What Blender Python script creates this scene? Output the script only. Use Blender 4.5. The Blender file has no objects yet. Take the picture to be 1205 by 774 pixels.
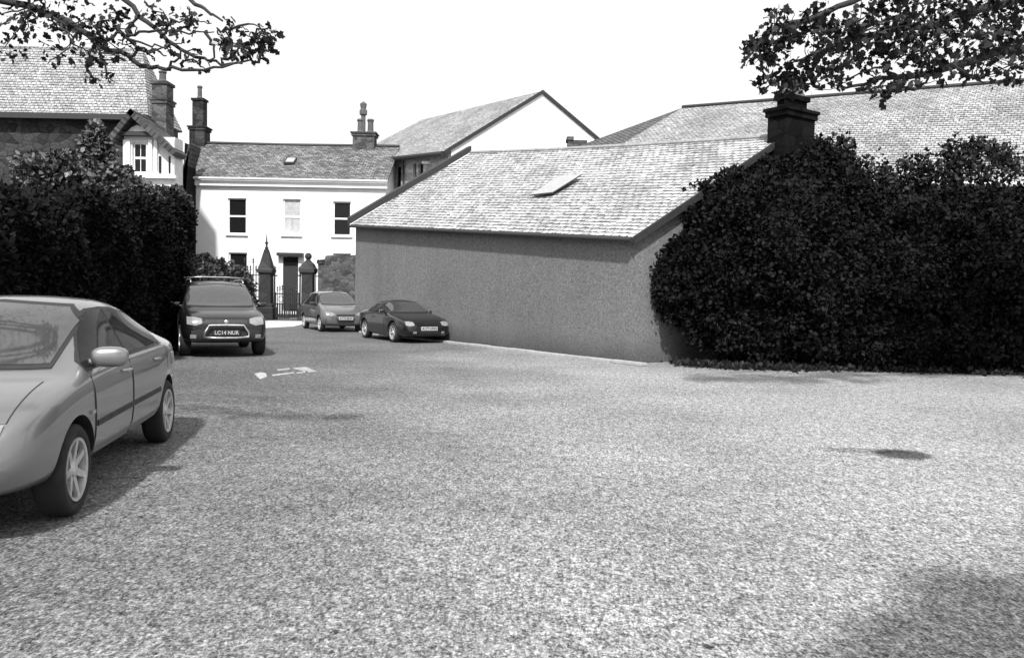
import bpy, bmesh, math, random
import numpy as np
from mathutils import Vector, Matrix
from mathutils.bvhtree import BVHTree
random.seed(7)
R = math.radians
scene = bpy.context.scene
C = bpy.data.collections.new('place'); scene.collection.children.link(C)

# ------------------------------------------------------------------ camera
F = 980.0; CX, CY = 602.5, 387.0
EYE = Vector((0, 0, 1.6))
CAMR = Matrix.Rotation(R(90 - 2.63), 3, 'X') @ Matrix.Rotation(R(1.03), 3, 'Z')
cd = bpy.data.cameras.new('camera'); cam = bpy.data.objects.new('camera', cd); C.objects.link(cam)
cd.sensor_width = 36; cd.lens = F / 1205 * 36; cd.clip_end = 3000; cd.clip_start = 0.05
cam.matrix_world = Matrix.Translation(EYE) @ CAMR.to_4x4()
scene.camera = cam

def P(px, py, Y):
    """point at distance Y along the view axis seen at photo pixel"""
    d = CAMR @ Vector(((px - CX) / F, -(py - CY) / F, -1))
    return EYE + d * (Y / d.y)
def G(px, py, z=0.0):
    d = CAMR @ Vector(((px - CX) / F, -(py - CY) / F, -1))
    return EYE + d * ((z - EYE.z) / d.z)
def proj(p):
    q = CAMR.transposed() @ (Vector(p) - EYE)
    return (CX + F * q.x / -q.z, CY - F * q.y / -q.z)
def zat(X, Y, py):
    """height of the point above (X, Y) that is seen at image row py"""
    lo, hi = -5.0, 40.0
    for _ in range(50):
        m = (lo + hi) / 2
        if proj((X, Y, m))[1] > py: lo = m
        else: hi = m
    return (lo + hi) / 2

# ------------------------------------------------------------------ materials
def g(v): return (v, v, v, 1)
def nodes(name):
    m = bpy.data.materials.new(name); m.use_nodes = True
    nt = m.node_tree
    return m, nt, nt.nodes['Principled BSDF']
def N(nt, t, **kw):
    n = nt.nodes.new(t)
    for k, v in kw.items():
        if k in n.inputs.keys(): n.inputs[k].default_value = v
        else: setattr(n, k, v)
    return n
def ramp(nt, fac, pts):
    r = nt.nodes.new('ShaderNodeValToRGB')
    e = r.color_ramp.elements
    e[0].position, e[0].color = pts[0][0], g(pts[0][1])
    e[1].position, e[1].color = pts[-1][0], g(pts[-1][1])
    for p, v in pts[1:-1]:
        x = e.new(p); x.color = g(v)
    nt.links.new(fac, r.inputs[0])
    return r.outputs[0]
def rough_mat(name, lo, hi, scale=8, fine=90, rough=.85, bump=.4, dist=.01, stain=.25, spec=.3, foot=None):
    """weathered matt surface: blotches, fine grain and a bump"""
    m, nt, b = nodes(name); L = nt.links
    tc = N(nt, 'ShaderNodeTexCoord')
    n1 = N(nt, 'ShaderNodeTexNoise', Scale=scale, Detail=8.0, Roughness=.65); L.new(tc.outputs['Object'], n1.inputs['Vector'])
    n2 = N(nt, 'ShaderNodeTexNoise', Scale=fine, Detail=4.0, Roughness=.7); L.new(tc.outputs['Object'], n2.inputs['Vector'])
    n3 = N(nt, 'ShaderNodeTexNoise', Scale=.45, Detail=5.0); L.new(tc.outputs['Object'], n3.inputs['Vector'])
    mx = N(nt, 'ShaderNodeMix'); mx.inputs[0].default_value = .5
    L.new(n1.outputs[0], mx.inputs[2]); L.new(n2.outputs[0], mx.inputs[3])
    col = ramp(nt, mx.outputs[0], [(.36, lo), (.64, hi)])
    st = ramp(nt, n3.outputs[0], [(.35, 1 - stain), (.6, 1.0)])
    mu = N(nt, 'ShaderNodeMix', data_type='RGBA', blend_type='MULTIPLY'); mu.inputs[0].default_value = 1
    L.new(col, mu.inputs[6]); L.new(st, mu.inputs[7])
    out = mu.outputs[2]
    if foot:      # rain splash and rising damp along the foot, ragged upper edge, plus runs down from the eave
        ge = N(nt, 'ShaderNodeNewGeometry'); sp = N(nt, 'ShaderNodeSeparateXYZ'); L.new(ge.outputs['Position'], sp.inputs[0])
        ma = N(nt, 'ShaderNodeMath', operation='MULTIPLY_ADD'); ma.inputs[1].default_value = -1.1; L.new(n1.outputs[0], ma.inputs[0]); L.new(sp.outputs[2], ma.inputs[2])
        mr = N(nt, 'ShaderNodeMapRange'); mr.interpolation_type = 'SMOOTHSTEP'; mr.inputs[1].default_value = -.6; mr.inputs[2].default_value = .15; mr.inputs[3].default_value = foot; mr.inputs[4].default_value = 1; L.new(ma.outputs[0], mr.inputs[0])
        mp = N(nt, 'ShaderNodeMapping'); mp.inputs['Scale'].default_value = (1.6, 1.6, .16); L.new(tc.outputs['Object'], mp.inputs[0])
        rn = N(nt, 'ShaderNodeTexNoise', Scale=1.5, Detail=6.0, Roughness=.65); L.new(mp.outputs[0], rn.inputs['Vector'])
        f1 = N(nt, 'ShaderNodeMix', data_type='RGBA', blend_type='MULTIPLY'); f1.inputs[0].default_value = 1; L.new(out, f1.inputs[6]); L.new(mr.outputs[0], f1.inputs[7])
        f2 = N(nt, 'ShaderNodeMix', data_type='RGBA', blend_type='MULTIPLY'); f2.inputs[0].default_value = 1; L.new(f1.outputs[2], f2.inputs[6]); L.new(ramp(nt, rn.outputs[0], [(.35, .92), (.55, 1.0), (.7, 1.04)]), f2.inputs[7])
        out = f2.outputs[2]
    L.new(out, b.inputs['Base Color'])
    b.inputs['Roughness'].default_value = rough
    b.inputs['Specular IOR Level'].default_value = spec
    bp = N(nt, 'ShaderNodeBump', Strength=bump, Distance=dist); L.new(n2.outputs[0], bp.inputs['Height']); L.new(bp.outputs[0], b.inputs['Normal'])
    return m
def slate_mat(name, lo, hi, course=.22, width=.3, mortar=.35, moss=.35):
    m, nt, b = nodes(name); L = nt.links
    uv = N(nt, 'ShaderNodeUVMap')
    w = N(nt, 'ShaderNodeTexNoise', Scale=1.3, Detail=3.0); L.new(uv.outputs[0], w.inputs['Vector'])
    ad = N(nt, 'ShaderNodeVectorMath', operation='MULTIPLY_ADD'); ad.inputs[1].default_value = (.05, .05, 0)
    L.new(w.outputs['Color'], ad.inputs[0]); L.new(uv.outputs[0], ad.inputs[2])
    br = N(nt, 'ShaderNodeTexBrick', Scale=1.0); br.offset = .5
    br.inputs['Color1'].default_value = g(lo); br.inputs['Color2'].default_value = g(hi); br.inputs['Mortar'].default_value = g(lo * mortar)
    br.inputs['Mortar Size'].default_value = .018; br.inputs['Mortar Smooth'].default_value = .3
    br.inputs['Brick Width'].default_value = width; br.inputs['Row Height'].default_value = course; br.inputs['Bias'].default_value = .1
    L.new(ad.outputs[0], br.inputs['Vector'])
    n1 = N(nt, 'ShaderNodeTexNoise', Scale=9.0, Detail=8.0, Roughness=.75); L.new(uv.outputs[0], n1.inputs['Vector'])
    n2 = N(nt, 'ShaderNodeTexNoise', Scale=.6, Detail=6.0); L.new(uv.outputs[0], n2.inputs['Vector'])
    r1 = ramp(nt, n1.outputs[0], [(.36, .3), (.46, .9), (.6, 1.5)])
    r2 = ramp(nt, n2.outputs[0], [(.35, 1 - moss), (.6, 1.1)])
    a = N(nt, 'ShaderNodeMix', data_type='RGBA', blend_type='MULTIPLY'); a.inputs[0].default_value = 1
    L.new(br.outputs['Color'], a.inputs[6]); L.new(r1, a.inputs[7])
    c = N(nt, 'ShaderNodeMix', data_type='RGBA', blend_type='MULTIPLY'); c.inputs[0].default_value = 1
    L.new(a.outputs[2], c.inputs[6]); L.new(r2, c.inputs[7])
    # slates overlap: height climbs through each course
    sp = N(nt, 'ShaderNodeSeparateXYZ'); L.new(ad.outputs[0], sp.inputs[0])
    md = N(nt, 'ShaderNodeMath', operation='MODULO'); md.inputs[1].default_value = course; L.new(sp.outputs[1], md.inputs[0])
    # slate tails: an uneven shadow line painted dark along every course
    n4 = N(nt, 'ShaderNodeTexNoise', Scale=3.2, Detail=5.0, Roughness=.7); L.new(uv.outputs[0], n4.inputs['Vector'])
    th = N(nt, 'ShaderNodeMapRange'); th.inputs[1].default_value = .4; th.inputs[2].default_value = .65; th.inputs[3].default_value = course * .04; th.inputs[4].default_value = course * .5; L.new(n4.outputs[0], th.inputs[0])
    lt = N(nt, 'ShaderNodeMath', operation='LESS_THAN'); L.new(md.outputs[0], lt.inputs[0]); L.new(th.outputs[0], lt.inputs[1])
    dk = N(nt, 'ShaderNodeMix', data_type='RGBA', blend_type='MULTIPLY'); L.new(lt.outputs[0], dk.inputs[0]); L.new(c.outputs[2], dk.inputs[6]); dk.inputs[7].default_value = g(.16)
    L.new(dk.outputs[2], b.inputs['Base Color']); b.inputs['Roughness'].default_value = .65
    sm = N(nt, 'ShaderNodeMath', operation='MULTIPLY_ADD'); sm.inputs[1].default_value = -1.2; L.new(md.outputs[0], sm.inputs[0])
    n3 = N(nt, 'ShaderNodeMath', operation='MULTIPLY'); n3.inputs[1].default_value = .12; L.new(n1.outputs[0], n3.inputs[0])
    L.new(n3.outputs[0], sm.inputs[2])
    bp = N(nt, 'ShaderNodeBump', Strength=.8, Distance=.08); L.new(sm.outputs[0], bp.inputs['Height']); L.new(bp.outputs[0], b.inputs['Normal'])
    return m
def stone_mat(name, lo, hi, sx=.4, sz=.2, joint=.5):
    m, nt, b = nodes(name); L = nt.links
    tc = N(nt, 'ShaderNodeTexCoord')
    v = N(nt, 'ShaderNodeTexVoronoi', Scale=1.0); mp = N(nt, 'ShaderNodeMapping'); mp.inputs['Scale'].default_value = (1 / sx, 1 / sx, 1 / sz)
    L.new(tc.outputs['Object'], mp.inputs[0]); L.new(mp.outputs[0], v.inputs['Vector'])
    vd = N(nt, 'ShaderNodeTexVoronoi', Scale=1.0, feature='DISTANCE_TO_EDGE'); L.new(mp.outputs[0], vd.inputs['Vector'])
    bw = N(nt, 'ShaderNodeSeparateXYZ'); L.new(v.outputs['Color'], bw.inputs[0])
    c1 = ramp(nt, bw.outputs[0], [(0, lo), (1, hi)])
    n = N(nt, 'ShaderNodeTexNoise', Scale=14.0, Detail=8.0, Roughness=.7); L.new(tc.outputs['Object'], n.inputs['Vector'])
    c2 = ramp(nt, n.outputs[0], [(.3, .55), (.7, 1.3)])
    c3 = ramp(nt, vd.outputs[0], [(0, joint), (.08, 1)])
    a = N(nt, 'ShaderNodeMix', data_type='RGBA', blend_type='MULTIPLY'); a.inputs[0].default_value = 1
    L.new(c1, a.inputs[6]); L.new(c2, a.inputs[7])
    c = N(nt, 'ShaderNodeMix', data_type='RGBA', blend_type='MULTIPLY'); c.inputs[0].default_value = 1
    L.new(a.outputs[2], c.inputs[6]); L.new(c3, c.inputs[7])
    L.new(c.outputs[2], b.inputs['Base Color']); b.inputs['Roughness'].default_value = .95; b.inputs['Specular IOR Level'].default_value = .08
    bp = N(nt, 'ShaderNodeBump', Strength=.7, Distance=.03); L.new(vd.outputs[0], bp.inputs['Height']); L.new(bp.outputs[0], b.inputs['Normal'])
    return m
def plain(name, v, rough=.5, metal=0, coat=0, spec=.5):
    m, nt, b = nodes(name)
    tc = N(nt, 'ShaderNodeTexCoord'); n = N(nt, 'ShaderNodeTexNoise', Scale=11.0, Detail=6.0)
    nt.links.new(tc.outputs['Object'], n.inputs['Vector'])
    nt.links.new(ramp(nt, n.outputs[0], [(.3, v * .85), (.7, v * 1.12)]), b.inputs['Base Color'])
    rr = ramp(nt, n.outputs[0], [(.3, rough * .9), (.7, min(1, rough * 1.25))]); nt.links.new(rr, b.inputs['Roughness'])
    b.inputs['Metallic'].default_value = metal; b.inputs['Coat Weight'].default_value = coat
    b.inputs['Coat Roughness'].default_value = .04; b.inputs['Specular IOR Level'].default_value = spec
    return m
def leaf_mat(name, lo, hi, rough=.5, spec=.3):
    m, nt, b = nodes(name); L = nt.links
    ge = N(nt, 'ShaderNodeNewGeometry')
    tc = N(nt, 'ShaderNodeTexCoord'); n = N(nt, 'ShaderNodeTexNoise', Scale=1.4, Detail=3.0); L.new(tc.outputs['Object'], n.inputs['Vector'])
    mx = N(nt, 'ShaderNodeMix'); mx.inputs[0].default_value = .5
    L.new(ge.outputs['Random Per Island'], mx.inputs[2]); L.new(n.outputs[0], mx.inputs[3])
    L.new(ramp(nt, mx.outputs[0], [(.2, lo), (.55, (lo + hi) / 2), (.9, hi)]), b.inputs['Base Color'])
    b.inputs['Roughness'].default_value = rough; b.inputs['Specular IOR Level'].default_value = spec
    return m
M = {}
# asphalt with worn pale aggregate, a stain, mottling and a darker left side
def asphalt():
    m, nt, b = nodes('worn_asphalt'); L = nt.links
    tc = N(nt, 'ShaderNodeTexCoord')
    def noise(s, d, r=.6):
        n = N(nt, 'ShaderNodeTexNoise', Scale=s, Detail=d, Roughness=r); L.new(tc.outputs['Object'], n.inputs['Vector']); return n.outputs[0]
    def nz(sc, d, r):
        mp = N(nt, 'ShaderNodeMapping'); mp.inputs['Scale'].default_value = (1, .45, 1); mp.inputs['Rotation'].default_value = (0, 0, .2); L.new(tc.outputs['Object'], mp.inputs[0])
        n = N(nt, 'ShaderNodeTexNoise', Scale=sc, Detail=d, Roughness=r); L.new(mp.outputs[0], n.inputs['Vector']); return n.outputs[0]
    a = noise(80, 3, .75); c = nz(48, 4, .8); d = nz(14, 8, .85)
    vs_ = N(nt, 'ShaderNodeTexVoronoi', Scale=62.0); L.new(tc.outputs['Object'], vs_.inputs['Vector']); vb = N(nt, 'ShaderNodeSeparateXYZ'); L.new(vs_.outputs['Color'], vb.inputs[0])
    va = N(nt, 'ShaderNodeMapRange'); va.inputs[3].default_value = .36; va.inputs[4].default_value = .64; L.new(vb.outputs[0], va.inputs[0])      # single chippings
    am_ = N(nt, 'ShaderNodeMix'); am_.inputs[0].default_value = .5; L.new(a, am_.inputs[2]); L.new(va.outputs[0], am_.inputs[3]); a = am_.outputs[0]; e = noise(.35, 6, .6)
    x1 = N(nt, 'ShaderNodeMix'); x1.inputs[0].default_value = .45; L.new(a, x1.inputs[2]); L.new(c, x1.inputs[3])
    x2 = N(nt, 'ShaderNodeMix'); x2.inputs[0].default_value = .26; L.new(x1.outputs[0], x2.inputs[2]); L.new(d, x2.inputs[3])
    # darker tone towards the left of the yard, with a noise-broken edge
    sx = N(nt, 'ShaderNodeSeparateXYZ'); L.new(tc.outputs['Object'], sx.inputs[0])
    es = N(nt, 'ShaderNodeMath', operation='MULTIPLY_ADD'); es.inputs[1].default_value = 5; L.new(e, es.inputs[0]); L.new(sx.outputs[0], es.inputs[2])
    left_tone = N(nt, 'ShaderNodeMapRange'); left_tone.interpolation_type = 'SMOOTHSTEP'; left_tone.inputs[1].default_value = -2.0; left_tone.inputs[2].default_value = 5.5; left_tone.inputs[3].default_value = .46; left_tone.inputs[4].default_value = 1.0; L.new(es.outputs[0], left_tone.inputs[0])
    col = ramp(nt, x2.outputs[0], [(.41, .015), (.47, .12), (.53, .37), (.595, .80)])
    big = ramp(nt, e, [(.32, .78), (.52, 1.0), (.7, 1.15)])
    mu = N(nt, 'ShaderNodeMix', data_type='RGBA', blend_type='MULTIPLY'); mu.inputs[0].default_value = 1
    L.new(col, mu.inputs[6]); L.new(big, mu.inputs[7])
    md_ = N(nt, 'ShaderNodeMix', data_type='RGBA', blend_type='MULTIPLY'); md_.inputs[0].default_value = 1; L.new(mu.outputs[2], md_.inputs[6]); L.new(left_tone.outputs[0], md_.inputs[7]); mu = md_
    # an old oil stain with a feathered edge
    for (cx_, cy_), rx, ry, dk in ((G(1062, 534.5).xy, .33, .30, .22), (G(1022, 530).xy, .55, .16, .6)):
        mp = N(nt, 'ShaderNodeMapping'); mp.vector_type = 'POINT'; mp.inputs['Location'].default_value = (-cx_ / rx, -cy_ / ry, 0); mp.inputs['Scale'].default_value = (1 / rx, 1 / ry, 0); L.new(tc.outputs['Object'], mp.inputs[0])
        ln = N(nt, 'ShaderNodeVectorMath', operation='LENGTH'); L.new(mp.outputs[0], ln.inputs[0])
        ns = N(nt, 'ShaderNodeMath', operation='MULTIPLY_ADD'); ns.inputs[1].default_value = .9; L.new(d, ns.inputs[0]); L.new(ln.outputs['Value'], ns.inputs[2])
        mr_ = N(nt, 'ShaderNodeMapRange'); mr_.interpolation_type = 'SMOOTHSTEP'; mr_.inputs[1].default_value = 1.05; mr_.inputs[2].default_value = 1.6; mr_.inputs[3].default_value = dk; mr_.inputs[4].default_value = 1.0; L.new(ns.outputs[0], mr_.inputs[0])
        q_ = N(nt, 'ShaderNodeMix', data_type='RGBA', blend_type='MULTIPLY'); q_.inputs[0].default_value = 1; L.new(mu.outputs[2], q_.inputs[6]); L.new(mr_.outputs[0], q_.inputs[7]); mu = q_
    vo = N(nt, 'ShaderNodeTexVoronoi', Scale=1.1); vo.inputs['Randomness'].default_value = 1; L.new(tc.outputs['Object'], vo.inputs['Vector'])
    sp = ramp(nt, vo.outputs['Distance'], [(.018, .25), (.035, 1)])
    m2 = N(nt, 'ShaderNodeMix', data_type='RGBA', blend_type='MULTIPLY'); m2.inputs[0].default_value = 1
    L.new(mu.outputs[2], m2.inputs[6]); L.new(sp, m2.inputs[7])
    L.new(m2.outputs[2], b.inputs['Base Color']); b.inputs['Roughness'].default_value = .95; b.inputs['Specular IOR Level'].default_value = .15
    bp = N(nt, 'ShaderNodeBump', Strength=.6, Distance=.012); L.new(x1.outputs[0], bp.inputs['Height']); L.new(bp.outputs[0], b.inputs['Normal'])
    return m
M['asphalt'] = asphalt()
M['render'] = rough_mat('grey_pebbledash', .08, .25, 16, 30, bump=.8, dist=.02, stain=.14, foot=.55)
M['white'] = rough_mat('white_render', .72, .84, 2, 30, bump=.15, stain=.06)
M['offwhite'] = rough_mat('pale_painted_render', .55, .8, 3, 30, bump=.2, stain=.2)
M['slate'] = slate_mat('pale_slate', .27, .46, .18, .26, .3, .25)
M['ridge'] = rough_mat('pale_ridge_tile', .2, .45, 6, 40)
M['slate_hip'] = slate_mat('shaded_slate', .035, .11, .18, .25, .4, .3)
M['slate_mid'] = slate_mat('grey_slate', .06, .22, .2, .28, .25, .35)
M['slate_dark'] = slate_mat('dark_slate', .03, .07, .22, .3, .5, .3)
M['slate_far'] = slate_mat('far_slate', .22, .36, .15, .2, .4, .25)
M['stone'] = stone_mat('rubble_stone', .05, .13, .3, .16, .7)
M['stone_pale'] = stone_mat('pale_rubble_stone', .38, .62, .35, .2, .7)
M['stone_dark'] = stone_mat('dark_sandstone', .025, .07, .4, .25)
M['stone_black'] = stone_mat('near_black_stone', .003, .012, .4, .25)  # near-black stone for the shed's chimney stack
M['stone_pillar'] = stone_mat('weathered_pillar_stone', .03, .065, 1.2, .7, .8)
M['black_wall'] = rough_mat('near_black_wall', .004, .012, 5, 50, spec=.1)  # near-black wall colour, slightly mottled
M['trim'] = plain('dark_trim', .025, .6)
M['iron'] = plain('wrought_iron', .02, .5, .3)
M['whitepaint'] = plain('white_gloss_paint', .8, .4)
M['glass'] = plain('window_glass', .012, .06, 0, 0, .4)
M['glass'].node_tree.nodes['Principled BSDF'].inputs['IOR'].default_value = 1.3
M['curtain'] = rough_mat('net_curtain', .35, .7, 6, 30)
M['lead'] = plain('lead_flashing', .35, .5)
M['pot'] = rough_mat('chimney_pot_clay', .07, .14, 6, 40)
M['leaf_dark'] = leaf_mat('dark_evergreen_leaf', .002, .016, .65, .1)
M['leaf_hedge'] = leaf_mat('hedge_leaf', .003, .014, .65, .1)
M['leaf_mid'] = leaf_mat('shrub_leaf', .03, .10)
M['leaf_pale'] = leaf_mat('pale_shrub_leaf', .012, .17)
M['leaf_tree'] = leaf_mat('tree_leaf', .008, .035, .6, .15)
M['bark'] = rough_mat('bark', .02, .05, 12, 60)
M['roadpaint'] = rough_mat('worn_road_paint', .22, .6, 12, 60, stain=.3)
M['kerb'] = rough_mat('concrete_kerb', .3, .5, 6, 50, stain=.2)
M['stain'] = rough_mat('oil_stain', .04, .13, 10, 60)
M['pale_ground'] = rough_mat('pale_concrete_apron', .4, .75, 8, 60)
def lacquer(name, v, rough, metal, coat, spec=.5):
    m, nt, b = nodes(name); b.inputs['Base Color'].default_value = g(v); b.inputs['Roughness'].default_value = rough; b.inputs['Metallic'].default_value = metal
    tc = N(nt, 'ShaderNodeTexCoord'); n = N(nt, 'ShaderNodeTexNoise', Scale=2.5, Detail=8.0, Roughness=.7); nt.links.new(tc.outputs['Object'], n.inputs['Vector'])
    nt.links.new(ramp(nt, n.outputs[0], [(.4, .03), (.75, .16)]), b.inputs['Coat Roughness'])      # faint road film
    b.inputs['Coat Weight'].default_value = coat; b.inputs['Specular IOR Level'].default_value = spec
    return m
M['paint_silver'] = lacquer('silver_car_paint', .24, .38, .75, 1)
M['paint_silver2'] = lacquer('pale_grey_car_paint', .16, .38, .5, 1)
M['paint_black'] = lacquer('black_car_paint', .006, .3, 0, .5)
M['paint_black2'] = lacquer('deep_black_car_paint', .005, .3, 0, .5)
M['glass_car'] = plain('car_side_window', .02, .05, 0, 0, .3)
M['glass_screen'] = plain('car_windscreen', .05, .05, 0, .4, .8)
M['plastic'] = plain('black_plastic', .018, .55)
M['rubber'] = plain('tyre_rubber', .015, .8)
M['alloy'] = plain('alloy_rim', .6, .3, .6)
M['glass_car'].node_tree.nodes['Principled BSDF'].inputs['IOR'].default_value = 1.17
M['lamp'] = plain('headlamp_lens', .3, .12, .3, .6)
M['lamp_dark'] = plain('tail_lamp_lens', .07, .15, 0, 1)
M['chrome'] = plain('brushed_chrome', .45, .35, .9)
M['plate'] = plain('plate_white', .42, .4)
M['ink'] = plain('plate_lettering', .01, .6)
M['cloth'] = plain('soft_top_cloth', .012, .9)
M['leaf_dead'] = plain('dead_leaf', .03, .9)

# ------------------------------------------------------------------ object helpers
def tag(o, label=None, cat=None, group=None, kind=None):
    if label: o['label'] = label
    if cat: o['category'] = cat
    if group: o['group'] = group
    if kind: o['kind'] = kind
    return o
def empty(name, loc, label, cat, group=None, rz=0):
    o = bpy.data.objects.new(name, None); C.objects.link(o)
    o.location = loc; o.rotation_euler = (0, 0, rz); o.empty_display_size = .3
    return tag(o, label, cat, group)
def link(name, me, mat, parent=None, local=False):
    """links a mesh given in world space (or in the thing's own space when local)"""
    for m_ in (mat if isinstance(mat, (list, tuple)) else [mat]): me.materials.append(m_)
    o = bpy.data.objects.new(name, me); C.objects.link(o)
    if parent is not None:
        o.parent = parent
        if not local:
            ch = []; p = parent
            mw = Matrix.Identity(4)
            while p is not None: ch.append(p); p = p.parent
            for q in reversed(ch): mw = mw @ Matrix.LocRotScale(q.location, q.rotation_euler, None)
            me.transform(mw.inverted())
    return o
class MB:
    def __init__(s): s.bm = bmesh.new(); s.uv = s.bm.loops.layers.uv.new('UVMap')
    def v(s, p): return s.bm.verts.new(p)
    def box(s, lo, hi, rot=None, piv=None):
        lo = Vector(lo); hi = Vector(hi)
        vs = [Vector((x, y, z)) for x in (lo.x, hi.x) for y in (lo.y, hi.y) for z in (lo.z, hi.z)]
        if rot is not None:
            pv = Vector(piv) if piv is not None else (lo + hi) / 2
            vs = [pv + rot @ (q - pv) for q in vs]
        b = [s.v(q) for q in vs]
        for f in ((0,1,3,2),(4,6,7,5),(0,4,5,1),(2,3,7,6),(0,2,6,4),(1,5,7,3)): s.bm.faces.new([b[i] for i in f])
    def poly(s, pts, uvs=None):
        f = s.bm.faces.new([s.v(p) for p in pts])
        if uvs:
            for l, u in zip(f.loops, uvs): l[s.uv].uv = u
        return f
    def prism(s, pts, ext):
        """polygon pts extruded by vector ext"""
        ext = Vector(ext); a = [s.v(p) for p in pts]; b = [s.v(Vector(p) + ext) for p in pts]
        s.bm.faces.new(a[::-1]); s.bm.faces.new(b); n = len(a)
        for i in range(n): s.bm.faces.new([a[i], a[(i+1) % n], b[(i+1) % n], b[i]])
    def slab(s, pts, th):
        """roof plane with metre UVs; first edge is the eave; thickness th downwards"""
        pts = [Vector(p) for p in pts]
        e = (pts[1] - pts[0]).normalized(); n = (pts[1] - pts[0]).cross(pts[-1] - pts[0]).normalized()
        if n.z < 0: n = -n
        up = n.cross(e)
        if up.z < 0: up = -up
        uv = [((p - pts[0]).dot(e), (p - pts[0]).dot(up)) for p in pts]
        s.poly(pts, uv)
        low = [p - n * th for p in pts]; s.poly(low[::-1], uv[::-1])
        k = len(pts)
        for i in range(k):
            j = (i + 1) % k
            s.poly([pts[i], pts[j], low[j], low[i]], [uv[i], uv[j], uv[j], uv[i]])
    def tube(s, pts, rad, seg=7):
        pts = [Vector(p) for p in pts]; rings = []
        if not isinstance(rad, (list, tuple)): rad = [rad] * len(pts)
        for i, p in enumerate(pts):
            t = (pts[min(i+1, len(pts)-1)] - pts[max(i-1, 0)]).normalized()
            a = t.cross(Vector((0, 0, 1)) if abs(t.z) < .9 else Vector((1, 0, 0))).normalized(); b = t.cross(a)
            rings.append([s.v(p + (a * math.cos(q) + b * math.sin(q)) * rad[i]) for q in [2 * math.pi * k / seg for k in range(seg)]])
        for r0, r1 in zip(rings, rings[1:]):
            for k in range(seg): s.bm.faces.new([r0[k], r0[(k+1) % seg], r1[(k+1) % seg], r1[k]])
        s.bm.faces.new(rings[0][::-1]); s.bm.faces.new(rings[-1])
    def lathe(s, base, prof, seg=12, axis='Z', sq=False, caps=True):
        """prof = [(radius, height)] about an axis through base"""
        base = Vector(base); rings = []
        off = math.pi / 4 if sq else 0
        n = 4 if sq else seg
        for r, h in prof:
            rr = r * (math.sqrt(2) if sq else 1)
            ring = []
            for k in range(n):
                a = off + 2 * math.pi * k / n
                if axis == 'Z': q = Vector((rr * math.cos(a), rr * math.sin(a), h))
                else: q = Vector((rr * math.cos(a), h, rr * math.sin(a)))
                ring.append(s.v(base + q))
            rings.append(ring)
        for r0, r1 in zip(rings, rings[1:]):
            for k in range(n): s.bm.faces.new([r0[k], r0[(k+1) % n], r1[(k+1) % n], r1[k]])
        if caps: s.bm.faces.new(rings[0][::-1]); s.bm.faces.new(rings[-1])
    def mesh(s, name, smooth=False, bevel=0):
        bmesh.ops.recalc_face_normals(s.bm, faces=s.bm.faces)
        if bevel: bmesh.ops.bevel(s.bm, geom=[e for e in s.bm.edges], offset=bevel, segments=2, affect='EDGES', profile=.5)
        me = bpy.data.meshes.new(name); s.bm.to_mesh(me); s.bm.free()
        if smooth: me.shade_smooth()
        return me
    def build(s, name, mat, parent=None, smooth=False, bevel=0, local=False):
        return link(name, s.mesh(name, smooth, bevel), mat, parent, local)

def wall_open(mb, o, u, width, z0, z1, th, opens):
    """wall of thickness th (behind, along n) with rectangular openings (x0,x1,z0,z1)"""
    o = Vector(o); u = Vector(u).normalized(); n = Vector((-u.y, u.x, 0))
    xs = sorted({0, width} | {a for q in opens for a in q[:2]}); zs = sorted({z0, z1} | {a for q in opens for a in q[2:]})
    solid = lambda i, j: 0 <= i < len(xs) - 1 and 0 <= j < len(zs) - 1 and not any(q[0] <= (xs[i] + xs[i+1]) / 2 <= q[1] and q[2] <= (zs[j] + zs[j+1]) / 2 <= q[3] for q in opens)
    pt = lambda x, z, d: o + u * x + n * d + Vector((0, 0, z))
    for i in range(len(xs) - 1):
        for j in range(len(zs) - 1):
            if not solid(i, j): continue
            a, b, c, d = xs[i], xs[i+1], zs[j], zs[j+1]
            mb.poly([pt(a, c, 0), pt(b, c, 0), pt(b, d, 0), pt(a, d, 0)])
            mb.poly([pt(b, c, th), pt(a, c, th), pt(a, d, th), pt(b, d, th)])
            if not solid(i-1, j): mb.poly([pt(a, c, 0), pt(a, d, 0), pt(a, d, th), pt(a, c, th)])
            if not solid(i+1, j): mb.poly([pt(b, c, 0), pt(b, c, th), pt(b, d, th), pt(b, d, 0)])
            if not solid(i, j-1): mb.poly([pt(a, c, 0), pt(a, c, th), pt(b, c, th), pt(b, c, 0)])
            if not solid(i, j+1): mb.poly([pt(a, d, 0), pt(b, d, 0), pt(b, d, th), pt(a, d, th)])

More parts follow.
